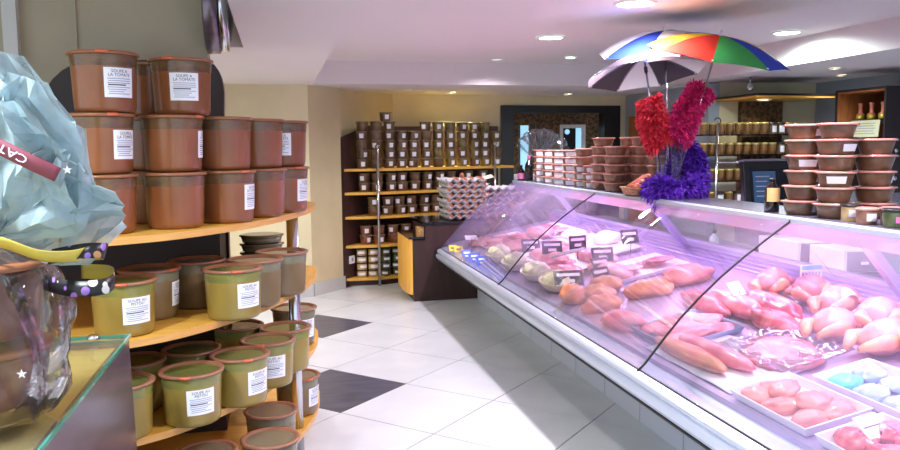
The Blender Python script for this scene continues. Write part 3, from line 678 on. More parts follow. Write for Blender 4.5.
def egg(loc, label):
    global egg0
    if egg0 is None:
        egg0 = tag(obj('egg', MB().lathe([(0.0005, -0.032), (0.012, -0.029), (0.021, -0.018), (0.0255, -0.002), (0.0245, 0.010), (0.0195, 0.022), (0.011, 0.030), (0.0005, 0.033)], 14), 'egg'), label, 'egg', 'brown eggs in the tray stacks')
        egg0.location = loc; return egg0
    e = egg0.copy(); COL.objects.link(e); e.location = loc; e['label'] = label; return e
def egg_stack(x0, y0, z0, n_, word, top_eggs):
    global tray_a
    for k in range(n_):
        z = z0 + 0.028 + k * EH
        lab = f'grey pulp egg tray, {layer_word(k, n_) if k < 8 else "top"} of the {word} stack on the brown counter'
        sx = (.012, -.012)[k % 2]
        m_ = 'pulp_blue' if k in (1, 3) and word == 'front' else 'pulp'
        if tray_a is None:
            tray_a = tag(obj('egg_tray', tray_mesh(5, 5, ep), 'pulp', solid=0.004), lab, 'egg tray', 'stacked egg trays'); tray_a.location = (x0 + sx, y0, z); o = tray_a
        else:
            o = tray_a.copy(); COL.objects.link(o); o.location = (x0 + sx, y0, z); o['label'] = lab
        for i in range(5):
            for j in range(5):
                vis = (j == 0) or (i == 0 and word == 'front' and False) or (k == n_ - 1 and top_eggs and (i, j) in top_eggs)
                if vis and (k == n_ - 1 and (top_eggs and (i, j) in top_eggs) or k < n_ - 1):
                    lb_ = f'brown egg, {ORD[i]} from left, in tray {ORD[k]} from the bottom of the {word} egg stack' if k < n_ - 1 else f'brown egg in the open top tray, {ORD[i]} from left, {ORD[j]} row back'
                    egg((x0 + (i - 2) * ep + sx, y0 + (j - 2) * ep, z - 0.024 + 0.033), lb_)
egg_stack(1.925, 8.13, 0.828, 8, 'front', {(1, 0), (2, 0), (2, 1), (3, 1), (3, 2), (4, 0), (4, 2), (1, 2), (4, 1)})
egg_stack(2.39, 8.36, 0.828, 6, 'rear', set())
egg((1.925 - 0.02, 8.05 + 0.02, 0.828 + 0.028 + 7 * EH + 0.051), 'lone brown egg lying on top of the others in the open top tray')
tag(obj('note', MB().box(-0.055, -0.04, -0.0015, 0.055, 0.04, 0.0015, 0, Matrix.Translation((2.175, 8.02, 1.275)) @ Matrix.Rotation(-0.25, 4, 'Y') @ Matrix.Rotation(0.35, 4, 'X')), 'cream_paper'), 'pale green paper note on the right corner of the top egg tray', 'note')

# ------------------------------------------------------------------ refrigerated display
Y0, Y1 = 0.75, 7.845
D = thing('refrigerated_display', 'long refrigerated meat counter with curved front glass and white bumper', 'display counter', (2.3, 4.3, 0))
pl = MB().box(2.012, Y0, 0.0, 3.0, Y1, 0.44, 0)
for k in range(14): pl.box(2.0095, Y0 + 0.31 + k * 0.5, 0.0, 2.0115, Y0 + 0.314 + k * 0.5, 0.44, 1)
obj('plinth', pl, ['white_enamel', 'soft_ink'], D)
obj('bumper', MB().prism([(1.60, .434), (2.02, .434), (2.02, .50), (1.64, .552), (1.612, .552), (1.594, .546), (1.580, .532), (1.578, .516), (1.588, .506), (1.590, .500), (1.572, .494), (1.566, .482), (1.570, .462), (1.584, .44)][::-1][::-1], Y0, Y1, axis='y'), 'white_enamel', D, bevel=0.004)
obj('bumper_end', MB().prism([(1.58, .43), (2.0, .43), (2.0, .50), (1.66, .565), (1.60, .565), (1.565, .53), (1.555, .48)], Y1, Y1 + 0.007, axis='y'), 'black_rubber', D)
obj('bumper_strip', MB().box(1.585, Y0, 0.425, 2.02, Y1, 0.434), 'black_rubber', D)
obj('glass_gasket', MB().box(1.617, Y0, 0.552, 1.624, Y1, 0.557), 'black_rubber', D)
obj('deck', MB().prism([(1.624, .545), (1.70, .560), (1.70, .575), (1.624, .556)], Y0, Y1, axis='y'), 'white_enamel', D)
def tz(x): return 0.6 + 0.2 * (x - 1.72)
obj('product_deck', MB().prism([(1.70, tz(1.70) - .03), (2.80, tz(2.80) - .03), (2.80, tz(2.80)), (1.70, tz(1.70))], Y0, Y1, axis='y'), 'tray_violet', D)
sl = MB().prism([(2.80, .80), (2.89, .80), (2.91, .93), (2.86, .93), (2.795, .83)], Y0, Y1, axis='y')
for k in range(4):
    f0 = .12 + k * .22; xx = 2.795 + .065 * f0; zz = .83 + .10 * f0
    sl.prism([(xx - .012, zz), (xx + .02, zz + .004), (xx + .02, zz + .012), (xx - .010, zz + .010)], Y0, Y1, axis='y')
obj('rear_slats', sl, 'slat_metal', D)
obj('rear_worktop', MB().box(2.91, Y0, .80, 3.45, Y1, .845), 'steel', D)
obj('rear_cabinet', MB().box(3.0, Y0, 0.0, 3.40, Y1, .80), 'grey_plastic', D)
TP = [(2.386, 1.222), (2.440, 1.150), (2.52, 1.19), (2.76, 1.215), (2.78, 1.247), (2.412, 1.250), (2.386, 1.243)]
obj('top_shelf', MB().prism(TP, Y0, Y1 - .03, axis='y'), 'white_enamel', D)
obj('shelf_surface', MB().box(2.418, Y0, 1.249, 2.775, Y1 - .035, 1.2525), 'counter_grey', D)
obj('lamp_tube', MB().tube([(2.535, Y0 + .1, 1.168), (2.535, Y1 - .15, 1.168)], 0.014, 10), 'tube_pink', D)
for yb in (1.0, 3.0, 5.0, 7.0):
    obj('bracket', MB().prism([(2.50, 1.20), (2.56, 1.20), (2.86, .86), (2.80, .86)], yb - .02, yb + .02, axis='y'), 'slat_metal', D)
GP = [(1.622, .556), (1.645, .575), (1.680, .617), (1.735, .683), (1.82, .780), (1.91, .868), (2.03, .972), (2.15, 1.063), (2.27, 1.146), (2.388, 1.222)]
def gprof(v):
    q = v * (len(GP) - 1); i = min(int(q), len(GP) - 2); f = q - i
    return GP[i][0] * (1 - f) + GP[i + 1][0] * f, GP[i][1] * (1 - f) + GP[i + 1][1] * f
seams = [Y0 + .01, 0.93, 3.28, 5.646, Y1 - .012]
for a_, c_ in zip(seams, seams[1:]):
    gm = MB().grid(lambda u, v: (gprof(v)[0], a_ + .003 + (c_ - a_ - .006) * u, gprof(v)[1]), 1, 27)
    obj('front_glass', gm, 'case_glass', D, solid=0.004)
for ys in seams[1:4]:
    obj('glass_seam', MB().tube([(1.596, ys, .517), (1.600, ys, .541)] + [(x - .003, ys, z + .004) for x, z in GP] + [(2.388, ys, 1.236)], 0.0055, 8), 'black_rubber', D)
def end_glass(y):
    return MB().prism([(1.64, .575), (2.86, .80), (2.80, 1.15), (2.45, 1.15), (2.386, 1.215)] + GP[8:2:-1], y, y + .006, axis='y')
obj('end_glass', end_glass(Y1 - .008), 'case_glass', D)
obj('end_glass', end_glass(Y0), 'case_glass', D)
for i_, (ya, yb) in enumerate(((0.9, 2.2), (2.3, 3.6), (3.7, 5.0), (5.1, 6.4), (6.5, 7.7))):      # light of the tube, downwards into the case
    l = bpy.data.lights.new('tube_glow', 'AREA'); l.shape = 'RECTANGLE'; l.size = 0.05; l.size_y = yb - ya; l.energy = 6.5; l.color = (0.95, 0.56, 1.0)
    lo = bpy.data.objects.new('tube_glow', l); COL.objects.link(lo); lo.parent = D; lo.location = Vector((2.50, (ya + yb) / 2, 1.150)) - D.location; lo.rotation_euler = (0, math.radians(-18), 0)

# ---- products lying on the deck
TILT = Matrix.Rotation(-math.atan(0.2), 4, 'Y')
def onray(x, y, lift=0.0): return Vector((x, y, tz(x) + lift))
def dish(name, x, y, lx, ly, h, m, label, cat, rz=0.0, group=None):
    o = MB(); mt = Matrix.Translation(onray(x, y, 0.002)) @ TILT @ Matrix.Rotation(rz, 4, 'Z')
    prof = [(0.92, 0), (1.0, h), (0.96, h), (0.89, 0.006)]
    vs = []; fs = []; pat = [(-1, -1), (1, -1), (1, 1), (-1, 1)]
    for f_, z in prof: vs += [mt @ Vector((a * lx / 2 * f_, c * ly / 2 * f_, z)) for a, c in pat]
    for i in range(3): fs += [(i * 4 + k, i * 4 + (k + 1) % 4, i * 4 + 4 + (k + 1) % 4, i * 4 + 4 + k) for k in range(4)]
    fs += [(3, 2, 1, 0), (12, 13, 14, 15)]
    o.add(vs, fs)
    return tag(obj(name, o, m, bevel=0.003), label, cat, group)
def lump(name, x, y, rad, m, label, cat, rz=0.0, lift=0.0, amp=.16, freq=1.8, seed=1, group=None):
    mt = TILT @ Matrix.Rotation(rz, 4, 'Z')
    c = onray(x, y, lift + rad[2] * 0.72)
    return tag(obj(name, MB().blob(c, rad, 24, 16, amp=amp, freq=freq, seed=seed, mtx=mt, flat_bottom=0.7), m), label, cat, group)

# salad bowls at the front
for k, (x, y) in enumerate(((1.83, 6.38), (1.83, 5.90), (1.83, 5.40), (1.83, 4.97))):
    t = thing('salad_bowl', ('pale bowl of creamy salad nearest the blue price cards', 'second pale salad bowl from the blue price cards', 'third pale salad bowl from the blue price cards', 'pale salad bowl nearest the pieces of poultry')[k], 'bowl', onray(x, y, .004), 0, 'pale salad bowls along the front of the display')
    obj('bowl', MB().lathe([(0.09, 0.0), (0.12, 0.008), (0.17, 0.062), (0.178, 0.07), (0.168, 0.07), (0.115, 0.02)], 28, ay=1.15, ax=.55, mtx=TILT), 'ceramic', t, world=False)
    obj('salad', MB().blob((0, 0, .074), (.085, .175, .055), 22, 14, amp=.22, freq=3, seed=k, mtx=TILT), 'salad', t, world=False)
# hams and pate blocks
ham_lab = ('flat slab of pink ham at the far front corner of the display', 'pink ham slab behind the far salad bowls', 'long pink ham in the middle, under two black price cards', 'long pink ham beside the white tongs', 'pink ham piece behind the nearest salad bowls', 'pale roast block at the back left', 'pale roast block at the back, second', 'pale roast block at the back, third by the slats', 'rolled pink roast in the middle row', 'rolled pink roast nearest the poultry')
for k, (x, y, rx, ry, rz_, m) in enumerate(((1.95, 7.35, .13, .28, .03, 'ham'), (2.10, 6.75, .16, .22, .035, 'meat_pink'), (2.12, 5.95, .10, .34, .045, 'ham'), (2.36, 5.55, .10, .34, .045, 'ham'), (2.02, 5.33, .11, .24, .04, 'meat_pink'), (2.40, 7.00, .13, .20, .06, 'ham'), (2.52, 6.42, .12, .15, .065, 'fat'), (2.66, 6.02, .11, .16, .06, 'fat'), (2.36, 6.25, .09, .24, .05, 'meat_pink'), (2.22, 4.98, .09, .28, .05, 'ham'))):
    lump('roast' if k > 4 else 'ham', x, y, (rx, ry, rz_), m, ham_lab[k], 'meat', rz=(0.1, -.1, .05, 0, .1)[k % 5], seed=k + 3, amp=.10, group='hams and roasts in the far half of the display')
tl = ('far white tray under the ham slabs', 'middle white tray under the long hams', 'white tray under the roasts by the rear slats', 'far white tray by the rear slats', 'white tray behind the orange poultry pieces')
for k, (x, y, lx, ly) in enumerate(((2.10, 7.05, .46, .80), (2.17, 5.75, .44, 1.05), (2.56, 5.95, .30, 1.00), (2.58, 7.05, .30, .80), (2.42, 4.92, .50, .50))):
    dish('serving_tray', x, y, lx, ly, .03, 'tray_white', tl[k] + ' in the display', 'tray', group='white trays in the far half of the display')
hl = ('thin ham slice stack at the front edge of the far tray', 'thin ham slice stack in the middle of the far tray', 'thin ham slice stack at the back of the far tray', 'pale ham slices at the far end of the middle tray', 'pale ham slices at the near end of the middle tray', 'pale ham slices by the rear slats, far end', 'pale ham slices by the rear slats, near end', 'pink ham slices in the tray behind the orange poultry, front', 'pink ham slices in the tray behind the orange poultry, back')
for k, (x, y) in enumerate(((1.97, 7.02), (2.10, 7.18), (2.24, 7.05), (2.27, 6.02), (2.08, 5.62), (2.58, 7.22), (2.60, 6.85), (2.32, 4.90), (2.52, 4.92))):
    t_ = thing('ham_slices', hl[k], 'meat', onray(x, y, .006), 0, 'stacks of ham slices in the far half of the display')
    for q in range(5):
        mt = TILT @ Matrix.Rotation(.5 * k, 4, 'Z')
        obj('slice', MB().blob(mt @ Vector((.012 * q - .02, .03 * q - .06, .009 + .011 * q)), (.075, .105, .007), 18, 6, amp=.12, freq=2, seed=200 + k * 7 + q, mtx=mt), 'ham' if (k + q) % 3 else 'meat_pink', t_, world=False)
# poultry pieces with orange skin
pl_lab = ('orange skinned poultry piece at the very front', 'second orange skinned poultry piece, behind the front one', 'orange skinned poultry piece behind two others', 'orange poultry piece nearest the shopper, by the pink meat', 'large pale roasting chicken in the middle of the display', 'pale poultry behind the roasting chicken')
for k, (x, y, r3) in enumerate(((1.80, 4.58, (.08, .12, .06)), (1.92, 4.44, (.08, .13, .06)), (2.03, 4.62, (.09, .12, .06)), (1.84, 4.24, (.08, .12, .055)), (2.17, 4.30, (.10, .15, .06)), (2.45, 4.35, (.11, .16, .065)))):
    lump('poultry_piece', x, y, r3, 'chicken_skin' if k < 5 else 'pale_skin', pl_lab[k], 'meat', rz=.3 * k, seed=20 + k, amp=.28, freq=1.6, group='poultry pieces in the middle of the display')
# pink meat on the violet metal deck
lump('meat_cut', 1.80, 3.86, (.075, .17, .05), 'meat_pink', 'single pink cut of meat lying alone on the violet tray', 'meat', rz=.25, seed=31, amp=.28, freq=1.7)
dish('meat_tray', 1.99, 3.52, .40, .44, .035, 'tray_blue', 'blue rimmed tray of pink meat slices left of the near glass seam', 'tray')
for k in range(9):
    i, j = k % 3, k // 3
    lump('meat_slice', 1.90 + i * .10 + (j % 2) * .03 - .02, 3.40 + j * .12, (.075, .085, .022), 'meat_pink', f'pink meat slice in the blue rimmed tray, {("front", "middle", "back")[i]} row, {("nearest", "middle", "farthest")[j]}', 'meat', rz=.5 * k, lift=.008 + .012 * (k % 2), seed=40 + k, amp=.22, group='meat slices in the blue rimmed tray')
for k, (x, y, r3, m) in enumerate(((2.24, 3.78, (.07, .27, .05), 'meat_red'), (2.33, 3.62, (.07, .28, .055), 'meat_pink'), (2.42, 3.45, (.08, .26, .06), 'meat_red'), (2.30, 3.25, (.07, .22, .05), 'meat_red'))):
    lump('pork_loin', x, y, r3, m, ('long pork loin right behind the blue rimmed tray', 'long pork loin under the white price card', 'long dark pink pork loin in the back row', 'pork loin end beside the crinkled wrap')[k], 'meat', rz=-.12, seed=55 + k, amp=.2, freq=2.2, group='pork loins behind the blue tray')
# long loins on white paper
tag(obj('butcher_paper', MB().grid(lambda u, v: onray(1.735 + .36 * v, 2.72 + .74 * u, .004 + .006 * abs(math.sin(u * 9 + v * 5)) + .02 * max(0, v - .8)), 20, 8), 'paper', solid=.002), 'white butcher paper under the long pink loins', 'paper')
for k, (x, y) in enumerate(((1.80, 3.16), (1.89, 3.10))):
    lump('pork_loin', x, y, (.052, .30, .038), 'meat_pink' if k else 'chicken_skin', ('long pale loin on the white paper, nearest the glass', 'long pale loin on the white paper, behind the other')[k], 'meat', rz=.02, lift=.012, seed=70 + k, amp=.10, freq=2, group='loins on the white paper')
# crinkled film, white trays with poultry fillets
lump('mince_heap', 2.10, 2.92, (.15, .22, .035), 'meat_pink', 'heap of pink mince under crinkled film, right of the paper', 'meat', seed=81, amp=.2, freq=4)
tag(obj('plastic_film', MB().grid(lambda u, v: onray(1.94 + .34 * v, 2.68 + .48 * u, .05 + .018 * noise.noise(Vector((u * 9, v * 7, 2)))), 30, 20), 'clear_wrap', solid=.0008), 'crinkled clear film over the mince in the display', 'film')
dish('fillet_tray', 1.85, 2.46, .27, .46, .04, 'tray_white', 'white tray of poultry fillets at the near front of the display', 'tray')
for k, (x, y) in enumerate(((1.78, 2.60), (1.87, 2.60), (1.79, 2.46), (1.88, 2.44), (1.80, 2.32), (1.89, 2.31), (1.84, 2.53), (1.85, 2.38))):
    lump('poultry_fillet', x, y, (.055, .075, .028), 'pale_skin', f'pale poultry fillet in the white tray, {("far front", "far back", "middle front", "middle back", "near front", "near back", "upper far", "upper near")[k]}', 'meat', rz=.4 * k, lift=.006 + (.026 if k > 5 else 0), seed=90 + k, amp=.22, group='poultry fillets in the white tray')
dish('fillet_tray', 2.14, 2.36, .26, .46, .045, 'tray_white', 'white tray holding blue wrapped portions, behind the fillet tray', 'tray')
for k in range(6):
    lump('wrapped_portion', 2.08 + .11 * (k % 2), 2.22 + .14 * (k // 2), (.06, .065, .028), 'tag_cyan' if k == 4 else 'tray_blue', f'pale blue wrapped portion in the rear white tray, {("front", "back")[k % 2]} row, {("nearest", "middle", "farthest")[k // 2]}', 'food', lift=.006, seed=110 + k, amp=.2, group='blue wrapped portions in the rear white tray')
dish('fillet_tray', 1.85, 1.96, .27, .46, .04, 'tray_white', 'white tray of dark pink meat at the very near corner of the display', 'tray')
for k in range(6):
    lump('meat_piece', 1.80 + .10 * (k % 2), 1.82 + .14 * (k // 2), (.06, .075, .03), 'meat_red', f'dark pink meat piece in the nearest tray, {("front", "back")[k % 2]} row, {("nearest", "middle", "farthest")[k // 2]}', 'meat', lift=.006, seed=120 + k, amp=.25, group='meat pieces in the nearest tray')
dish('fillet_tray', 2.14, 1.86, .26, .46, .045, 'tray_white', 'white tray at the near right corner, behind the dark pink meat', 'tray')
for k in range(4):
    lump('poultry_fillet', 2.08 + .11 * (k % 2), 1.76 + .18 * (k // 2), (.06, .08, .03), 'pale_skin', f'pale fillet in the near right tray, {("front", "back")[k % 2]} row, {("near", "far")[k // 2]}', 'meat', lift=.006, seed=130 + k, amp=.25, group='fillets in the near right tray')
# whole chickens at the back
def chicken(x, y, rz_, label, seed):
    t_ = thing('whole_chicken', label, 'meat', onray(x, y, .012), 0, 'whole chickens at the back of the display')
    mt = TILT @ Matrix.Rotation(rz_, 4, 'Z')
    b_ = MB().blob(mt @ Vector((0, 0, .058)), (.115, .085, .072), 22, 14, amp=.14, freq=1.7, seed=seed, mtx=mt)
    obj('body', b_, 'pale_skin', t_, world=False)
    for s_ in (-1, 1):
        obj('leg', MB().tube([mt @ Vector(p) for p in ((-.03, s_ * .055, .05), (-.10, s_ * .075, .075), (-.15, s_ * .045, .07), (-.19, s_ * .03, .065))], .042, 10, r1=.012), 'chicken_skin', t_, world=False)
        obj('wing', MB().tube([mt @ Vector(p) for p in ((.05, s_ * .06, .06), (.02, s_ * .10, .05), (.075, s_ * .105, .04), (.03, s_ * .12, .03))], .024, 8, r1=.01), 'pale_skin', t_, world=False)
for k, (x, y, a_) in enumerate(((2.62, 3.72, .8), (2.66, 3.46, 1.1), (2.62, 3.20, .5), (2.60, 2.92, .9), (2.56, 2.62, .7), (2.40, 2.95, .4), (2.42, 2.68, .2))):
    chicken(x, y, a_, ('whole raw chicken at the back left of the blue sign', 'whole raw chicken under the white and blue sign', 'whole raw chicken with an orange patch, third along the back', 'whole raw chicken with a violet label, fourth along the back', 'whole raw chicken at the near end of the back row', 'whole raw chicken in the middle row beside the folded card', 'whole raw chicken in the middle row, nearer end')[k], 140 + k)
for k, (x, y, m, l_) in enumerate(((2.62, 3.46, 'tag_blue', 'blue'), (2.60, 3.16, 'paper', 'white'), (2.57, 2.90, 'purple_feather_light', 'violet'))):
    tag(obj('product_label', MB().grid(lambda u, v: onray(x + (u - .5) * .09, y + (v - .5) * .10, .142 - .10 * ((u - .5) ** 2 + (v - .5) ** 2)), 4, 4), m, solid=.002), f'{l_} product label lying on a raw chicken at the back', 'label')

# price cards
def price_card(x, y, w_, h_, m, bars, label, rz=0.0, lift=.05, tilt=.35, group='price cards stuck in the products', cat='price card', stem=True):
    t_ = thing('price_card', label, cat, onray(x, y, 0), 0, group)
    mt = Matrix.Translation((0, 0, lift)) @ Matrix.Rotation(rz, 4, 'Z') @ Matrix.Rotation(-tilt, 4, 'X')
    obj('card', MB().box(-w_ / 2, -.002, 0, w_ / 2, .002, h_, 0, mt), m, t_, world=False)
    if bars:
        b_ = MB()
        for k_, (u0, u1, v0, v1) in enumerate(bars): b_.box(-w_ / 2 + u0 * w_, -.0035, v0 * h_, -w_ / 2 + u1 * w_, -.0021, v1 * h_, 0, mt)
        obj('print', b_, 'tag_white' if m == 'tag_black' or m == 'tag_blue' else 'ink', t_, world=False)
    if stem: obj('pin', MB().tube([(0, .004, 0.0), (0, .004, lift + .02)], .003, 6), 'black_plastic', t_, world=False)
BR = [(.1, .9, .62, .82), (.3, .7, .2, .42)]
for k, (x, y, z_) in enumerate(((2.06, 6.20, .05), (2.12, 5.85, .06), (2.26, 5.66, .09), (2.28, 5.22, .05), (2.20, 5.02, .03), (2.04, 4.66, .05), (1.86, 4.80, .05), (2.58, 5.40, .09))):
    price_card(x, y, .20 if k == 6 else .165, .105, 'tag_black', BR, 'black price card with white print, ' + ('farthest left, in the long ham', 'second from the left, in the long ham', 'standing high beside the white tongs', 'in the middle, next to the blue packet', 'leaning low in front of the blue packet', 'tipped, at the near poultry pieces', 'large, right behind the nearest salad bowl', 'at the back by the rear slats')[k], rz=(.1, -.1, .3, 0, .4, .5, -.05, .3)[k], lift=z_, tilt=(.3, .3, .1, .3, .6, .4, .45, .3)[k])
for k, (x, y) in enumerate(((1.66, 7.40), (1.685, 7.27))):
    price_card(x, y, .085, .07, 'tag_yellow', [(.2, .8, .4, .6)], ('yellow price card at the far corner of the front deck', 'yellow price card beside the corner one on the front deck')[k], lift=-.008, tilt=.7, stem=False)
for k, (x, y) in enumerate(((1.67, 6.86), (1.68, 6.62), (1.69, 6.40))):
    price_card(x, y, .10, .085, 'tag_blue', [(.2, .8, .55, .75), (.3, .6, .2, .35)], 'blue price card on the front deck, ' + ('farthest of three', 'middle of three', 'nearest of three')[k], lift=-.006, tilt=.6, stem=False)
price_card(1.83, 7.35, .12, .06, 'tag_white', None, 'blank white card at the far end behind the yellow cards', lift=.07, tilt=.9)
price_card(2.34, 3.60, .11, .08, 'tag_white', None, 'white card stuck in a pork loin left of the raw chickens', lift=.09, tilt=.7, rz=.4)
price_card(1.86, 2.06, .12, .085, 'tag_white', [(.1, .9, .48, .52)], 'large white card on a pin in the nearest tray', lift=.035, tilt=.9, rz=.3)
price_card(2.40, 3.14, .09, .06, 'tag_white', None, 'folded shiny white card lying in front of the raw chickens', lift=.02, tilt=1.2, rz=.9)
t = thing('price_sign', 'white price sign with blue top strip above the raw chickens', 'sign', onray(2.68, 3.50, 0))
obj('board', MB().box(2.62, 3.498, .905, 2.745, 3.503, .975), 'tag_white', t)
obj('strip', MB().box(2.622, 3.496, .950, 2.743, 3.498, .972), 'tag_cyan', t)
b_ = MB()
for k in range(6): b_.box(2.628 + k * .019, 3.4965, .916, 2.640 + k * .019, 3.498, .938)
obj('digits', b_, 'soft_ink', t)
obj('pin', MB().tube([(2.68, 3.504, .80), (2.68, 3.504, .93)], .003, 6), 'black_plastic', t)
tag(obj('blue_packet', MB().blob(onray(2.33, 5.42, .085), (.05, .12, .03), 16, 10, amp=.2, seed=3), 'tag_blue'), 'blue packet lying on a roast in the middle of the display', 'packet')
t = thing('serving_tongs', 'white serving tongs lying between the hams', 'tongs', onray(2.14, 5.55, .10))
for s_ in (-1, 1): obj('arm', MB().tube([onray(2.03, 5.62 + s_ * .012, .08), onray(2.12, 5.56 + s_ * .03, .11), onray(2.24, 5.50 + s_ * .02, .12)], .008, 6), 'white_plastic', t)
obj('hinge', MB().tube([onray(2.24, 5.475, .12), onray(2.24, 5.525, .12)], .011, 8), 'white_plastic', t)

# ------------------------------------------------------------------ things on top of the display
ZT = 1.2525
CP = {'pink': deli_proto('deli_tub', 'deli_pink', 'pink_lid', 0.085, 0.067, taper=.78), 'olive': deli_proto('deli_tub', 'deli_olive', 'pink_lid', 0.075, 0.0612, lw=1.5, lz=(.1, .88)), 'plain': deli_proto('deli_tub', 'deli_pink', 'pink_lid', 0.090, 0.067, label=False, taper=.78),
      'red': deli_proto('deli_tub', 'deli_red', 'pink_lid', 0.075, 0.0612, lw=1.5, lz=(.1, .88)), 'bowl': deli_proto('deli_tub', 'deli_brown', 'pink_lid', 0.090, 0.0725, sq=3.2, lw=1.05, taper=.76)}
def cstack(x, y, kinds, h, word, grp, rots=None):
    n_ = len(kinds)
    for k, c in enumerate(kinds):
        dup(CP[c], (x + rt.uniform(-.004, .004), y + rt.uniform(-.006, .006), ZT + .001 + k * h), (rots[k] if rots else rt.uniform(-.5, .3)), f'pink lidded tub, {layer_word(k, n_)} of the {n_} high {word}', grp)
g1 = 'small deli tubs on the far end of the counter top'
for i, (x, y, ks) in enumerate(((2.50, 7.24, 'oroor'), (2.50, 7.00, 'roror'), (2.50, 6.74, 'oroor'), (2.50, 6.46, 'rooro'), (2.50, 6.20, 'ror'), (2.50, 5.99, 'oor'))):
    cstack(x, y, [{'o': 'olive', 'r': 'red'}[c] for c in ks], .062, ('stack nearest the dark bottle', 'second stack from the dark bottle', 'third stack from the dark bottle', 'fourth stack from the dark bottle', 'short stack beside the tall plain stacks', 'short stack touching the tall plain stacks')[i], g1, [-.25] * 5)
dup(CP['plain'], (2.50, 6.12, ZT + .002 + 3 * .062), 0, 'big plain tub bridging the two short stacks, lower one', g1)
dup(CP['plain'], (2.50, 6.12, ZT + .003 + 3 * .062 + .068), 0, 'big plain tub bridging the two short stacks, upper one', g1)
g2 = 'plain pink tubs in tall stacks beside the feather boas'
for i, (x, y, n_) in enumerate(((2.51, 5.78, 6), (2.49, 5.50, 5), (2.66, 5.40, 6), (2.68, 5.62, 6), (2.66, 5.14, 6))):
    cstack(x, y, ['pink' if (k == n_ - 1 and i == 3) else 'plain' for k in range(n_)], .068, ('plain stack at the group left end', 'plain stack at the front', 'plain stack behind the front one', 'plain stack farthest back', 'plain stack half behind the red feathers')[i], g2)
g3 = 'oblong deli tubs stacked at the right on the counter top'
cstack(2.515, 3.36, ['bowl'] * 6, .0735, 'right hand stack by the till', g3, [.5, 2.2, .6, -.4, .6, .5])
cstack(2.53, 3.155, ['bowl'] * 6, .0735, 'middle right hand stack', g3, [.4, 2.4, -.6, 2.2, .2, 2.5])
cstack(2.72, 3.13, ['bowl'] * 5, .0735, 'rightmost stack behind the jars', g3, [2, 2.1, .8, 2.0, 2.4])
# jars in front of the right hand stacks
JR = deli_proto('deli_jar', 'deli_pale', 'dark_lid', 0.046, 0.078, lw=1.6, sq=2.0, taper=.95, lz=(.35, .8))
dup(JR, (2.495, 3.005, ZT), -.1, 'cream jar with black lid right of the oblong tubs', 'jars at the right on the counter top', 'jar')
JR2 = deli_proto('deli_jar', 'deli_pink', 'pink_lid', 0.050, 0.072, lw=1.0, sq=2.0, taper=.86)
dup(JR2, (2.47, 2.88, ZT), -.2, 'pink jar with white label standing before the green jar', 'jars at the right on the counter top', 'jar')
dup(JR2, (2.575, 2.86, ZT), 2.9, 'pink jar with no label showing behind the labelled pink jar', 'jars at the right on the counter top', 'jar')
JR3 = deli_proto('deli_jar', 'deli_green', 'dark_lid', 0.048, 0.078, lw=1.3, sq=2.0, taper=.95, labm='bottle_pink_label', lz=(.3, .7))
dup(JR3, (2.475, 2.735, ZT), .1, 'green jar with black lid at the right edge of the view', 'jars at the right on the counter top', 'jar')
def bottle(x, y, z, prof, m_body, capm, cap_from, label, cat='bottle', lab=None, group=None, labm=None):
    t_ = thing('bottle', label, cat, (x, y, z), 0, group)
    obj('body', MB().lathe([p for p in prof if p[1] <= cap_from], 20), m_body, t_, world=False)
    obj('cap', MB().lathe([(p[0] + .001, p[1]) for p in prof if p[1] >= cap_from], 20), capm, t_, world=False)
    if lab:
        r_, z0, z1 = lab
        obj('label', MB().grid(lambda u, v: ((r_ + .0012) * math.cos(-PI / 2 - .2 + (u - .5) * 2.2), (r_ + .0012) * math.sin(-PI / 2 - .2 + (u - .5) * 2.2), z0 + (z1 - z0) * v), 12, 1), labm, t_, world=False)
    return t_
SMALL = [(.02, 0), (.026, .004), (.026, .07), (.012, .095), (.012, .100), (.013, .125), (.011, .127)]
bottle(2.67, 2.84, ZT, SMALL, 'bottle_dark', 'foil_gold', .095, 'small bottle with gold neck behind the jars at the right')
bottle(2.60, 2.735, ZT, [(r, z * .85) for r, z in SMALL], 'deli_green', 'foil_gold', .095 * .85, 'small green bottle with gold cap at the far right edge')
bottle(2.46, 3.53, ZT, [(.03, 0), (.036, .005), (.036, .10), (.03, .13), (.016, .15), (.014, .155), (.014, .17), (.012, .172)], 'bottle_dark', 'black_plastic', .155, 'dark bottle with pale amber label left of the oblong tubs', lab=(.036, .055, .125), labm='label_amber')
BIG = [(.035, 0), (.042, .006), (.042, .17), (.036, .20), (.016, .25), (.015, .255), (.016, .31), (.013, .312)]
bottle(2.47, 7.52, ZT, [(r, z * .82) for r, z in BIG], 'bottle_dark', 'bottle_pink_label', .255 * .82, 'dark wine bottle at the far end of the counter top')
bottle(2.42, 7.62, ZT, [(r * .9, z * .5) for r, z in BIG], 'bottle_dark', 'black_plastic', .255 * .5, 'short dark bottle with pink label before the wine bottle', lab=(.038, .015, .075), labm='bottle_pink_label')
t = thing('plastic_box', 'low clear box of odds and ends at the far end of the counter top', 'box', (2.50, 7.76, ZT))
obj('box', MB().box(2.40, 7.70, ZT + .001, 2.68, 7.81, ZT + .055), 'white_plastic', t, bevel=.006)
obj('contents', MB().blob((2.54, 7.755, ZT + .055), (.11, .045, .025), 14, 8, amp=.3, seed=2), 'deli_olive', t)
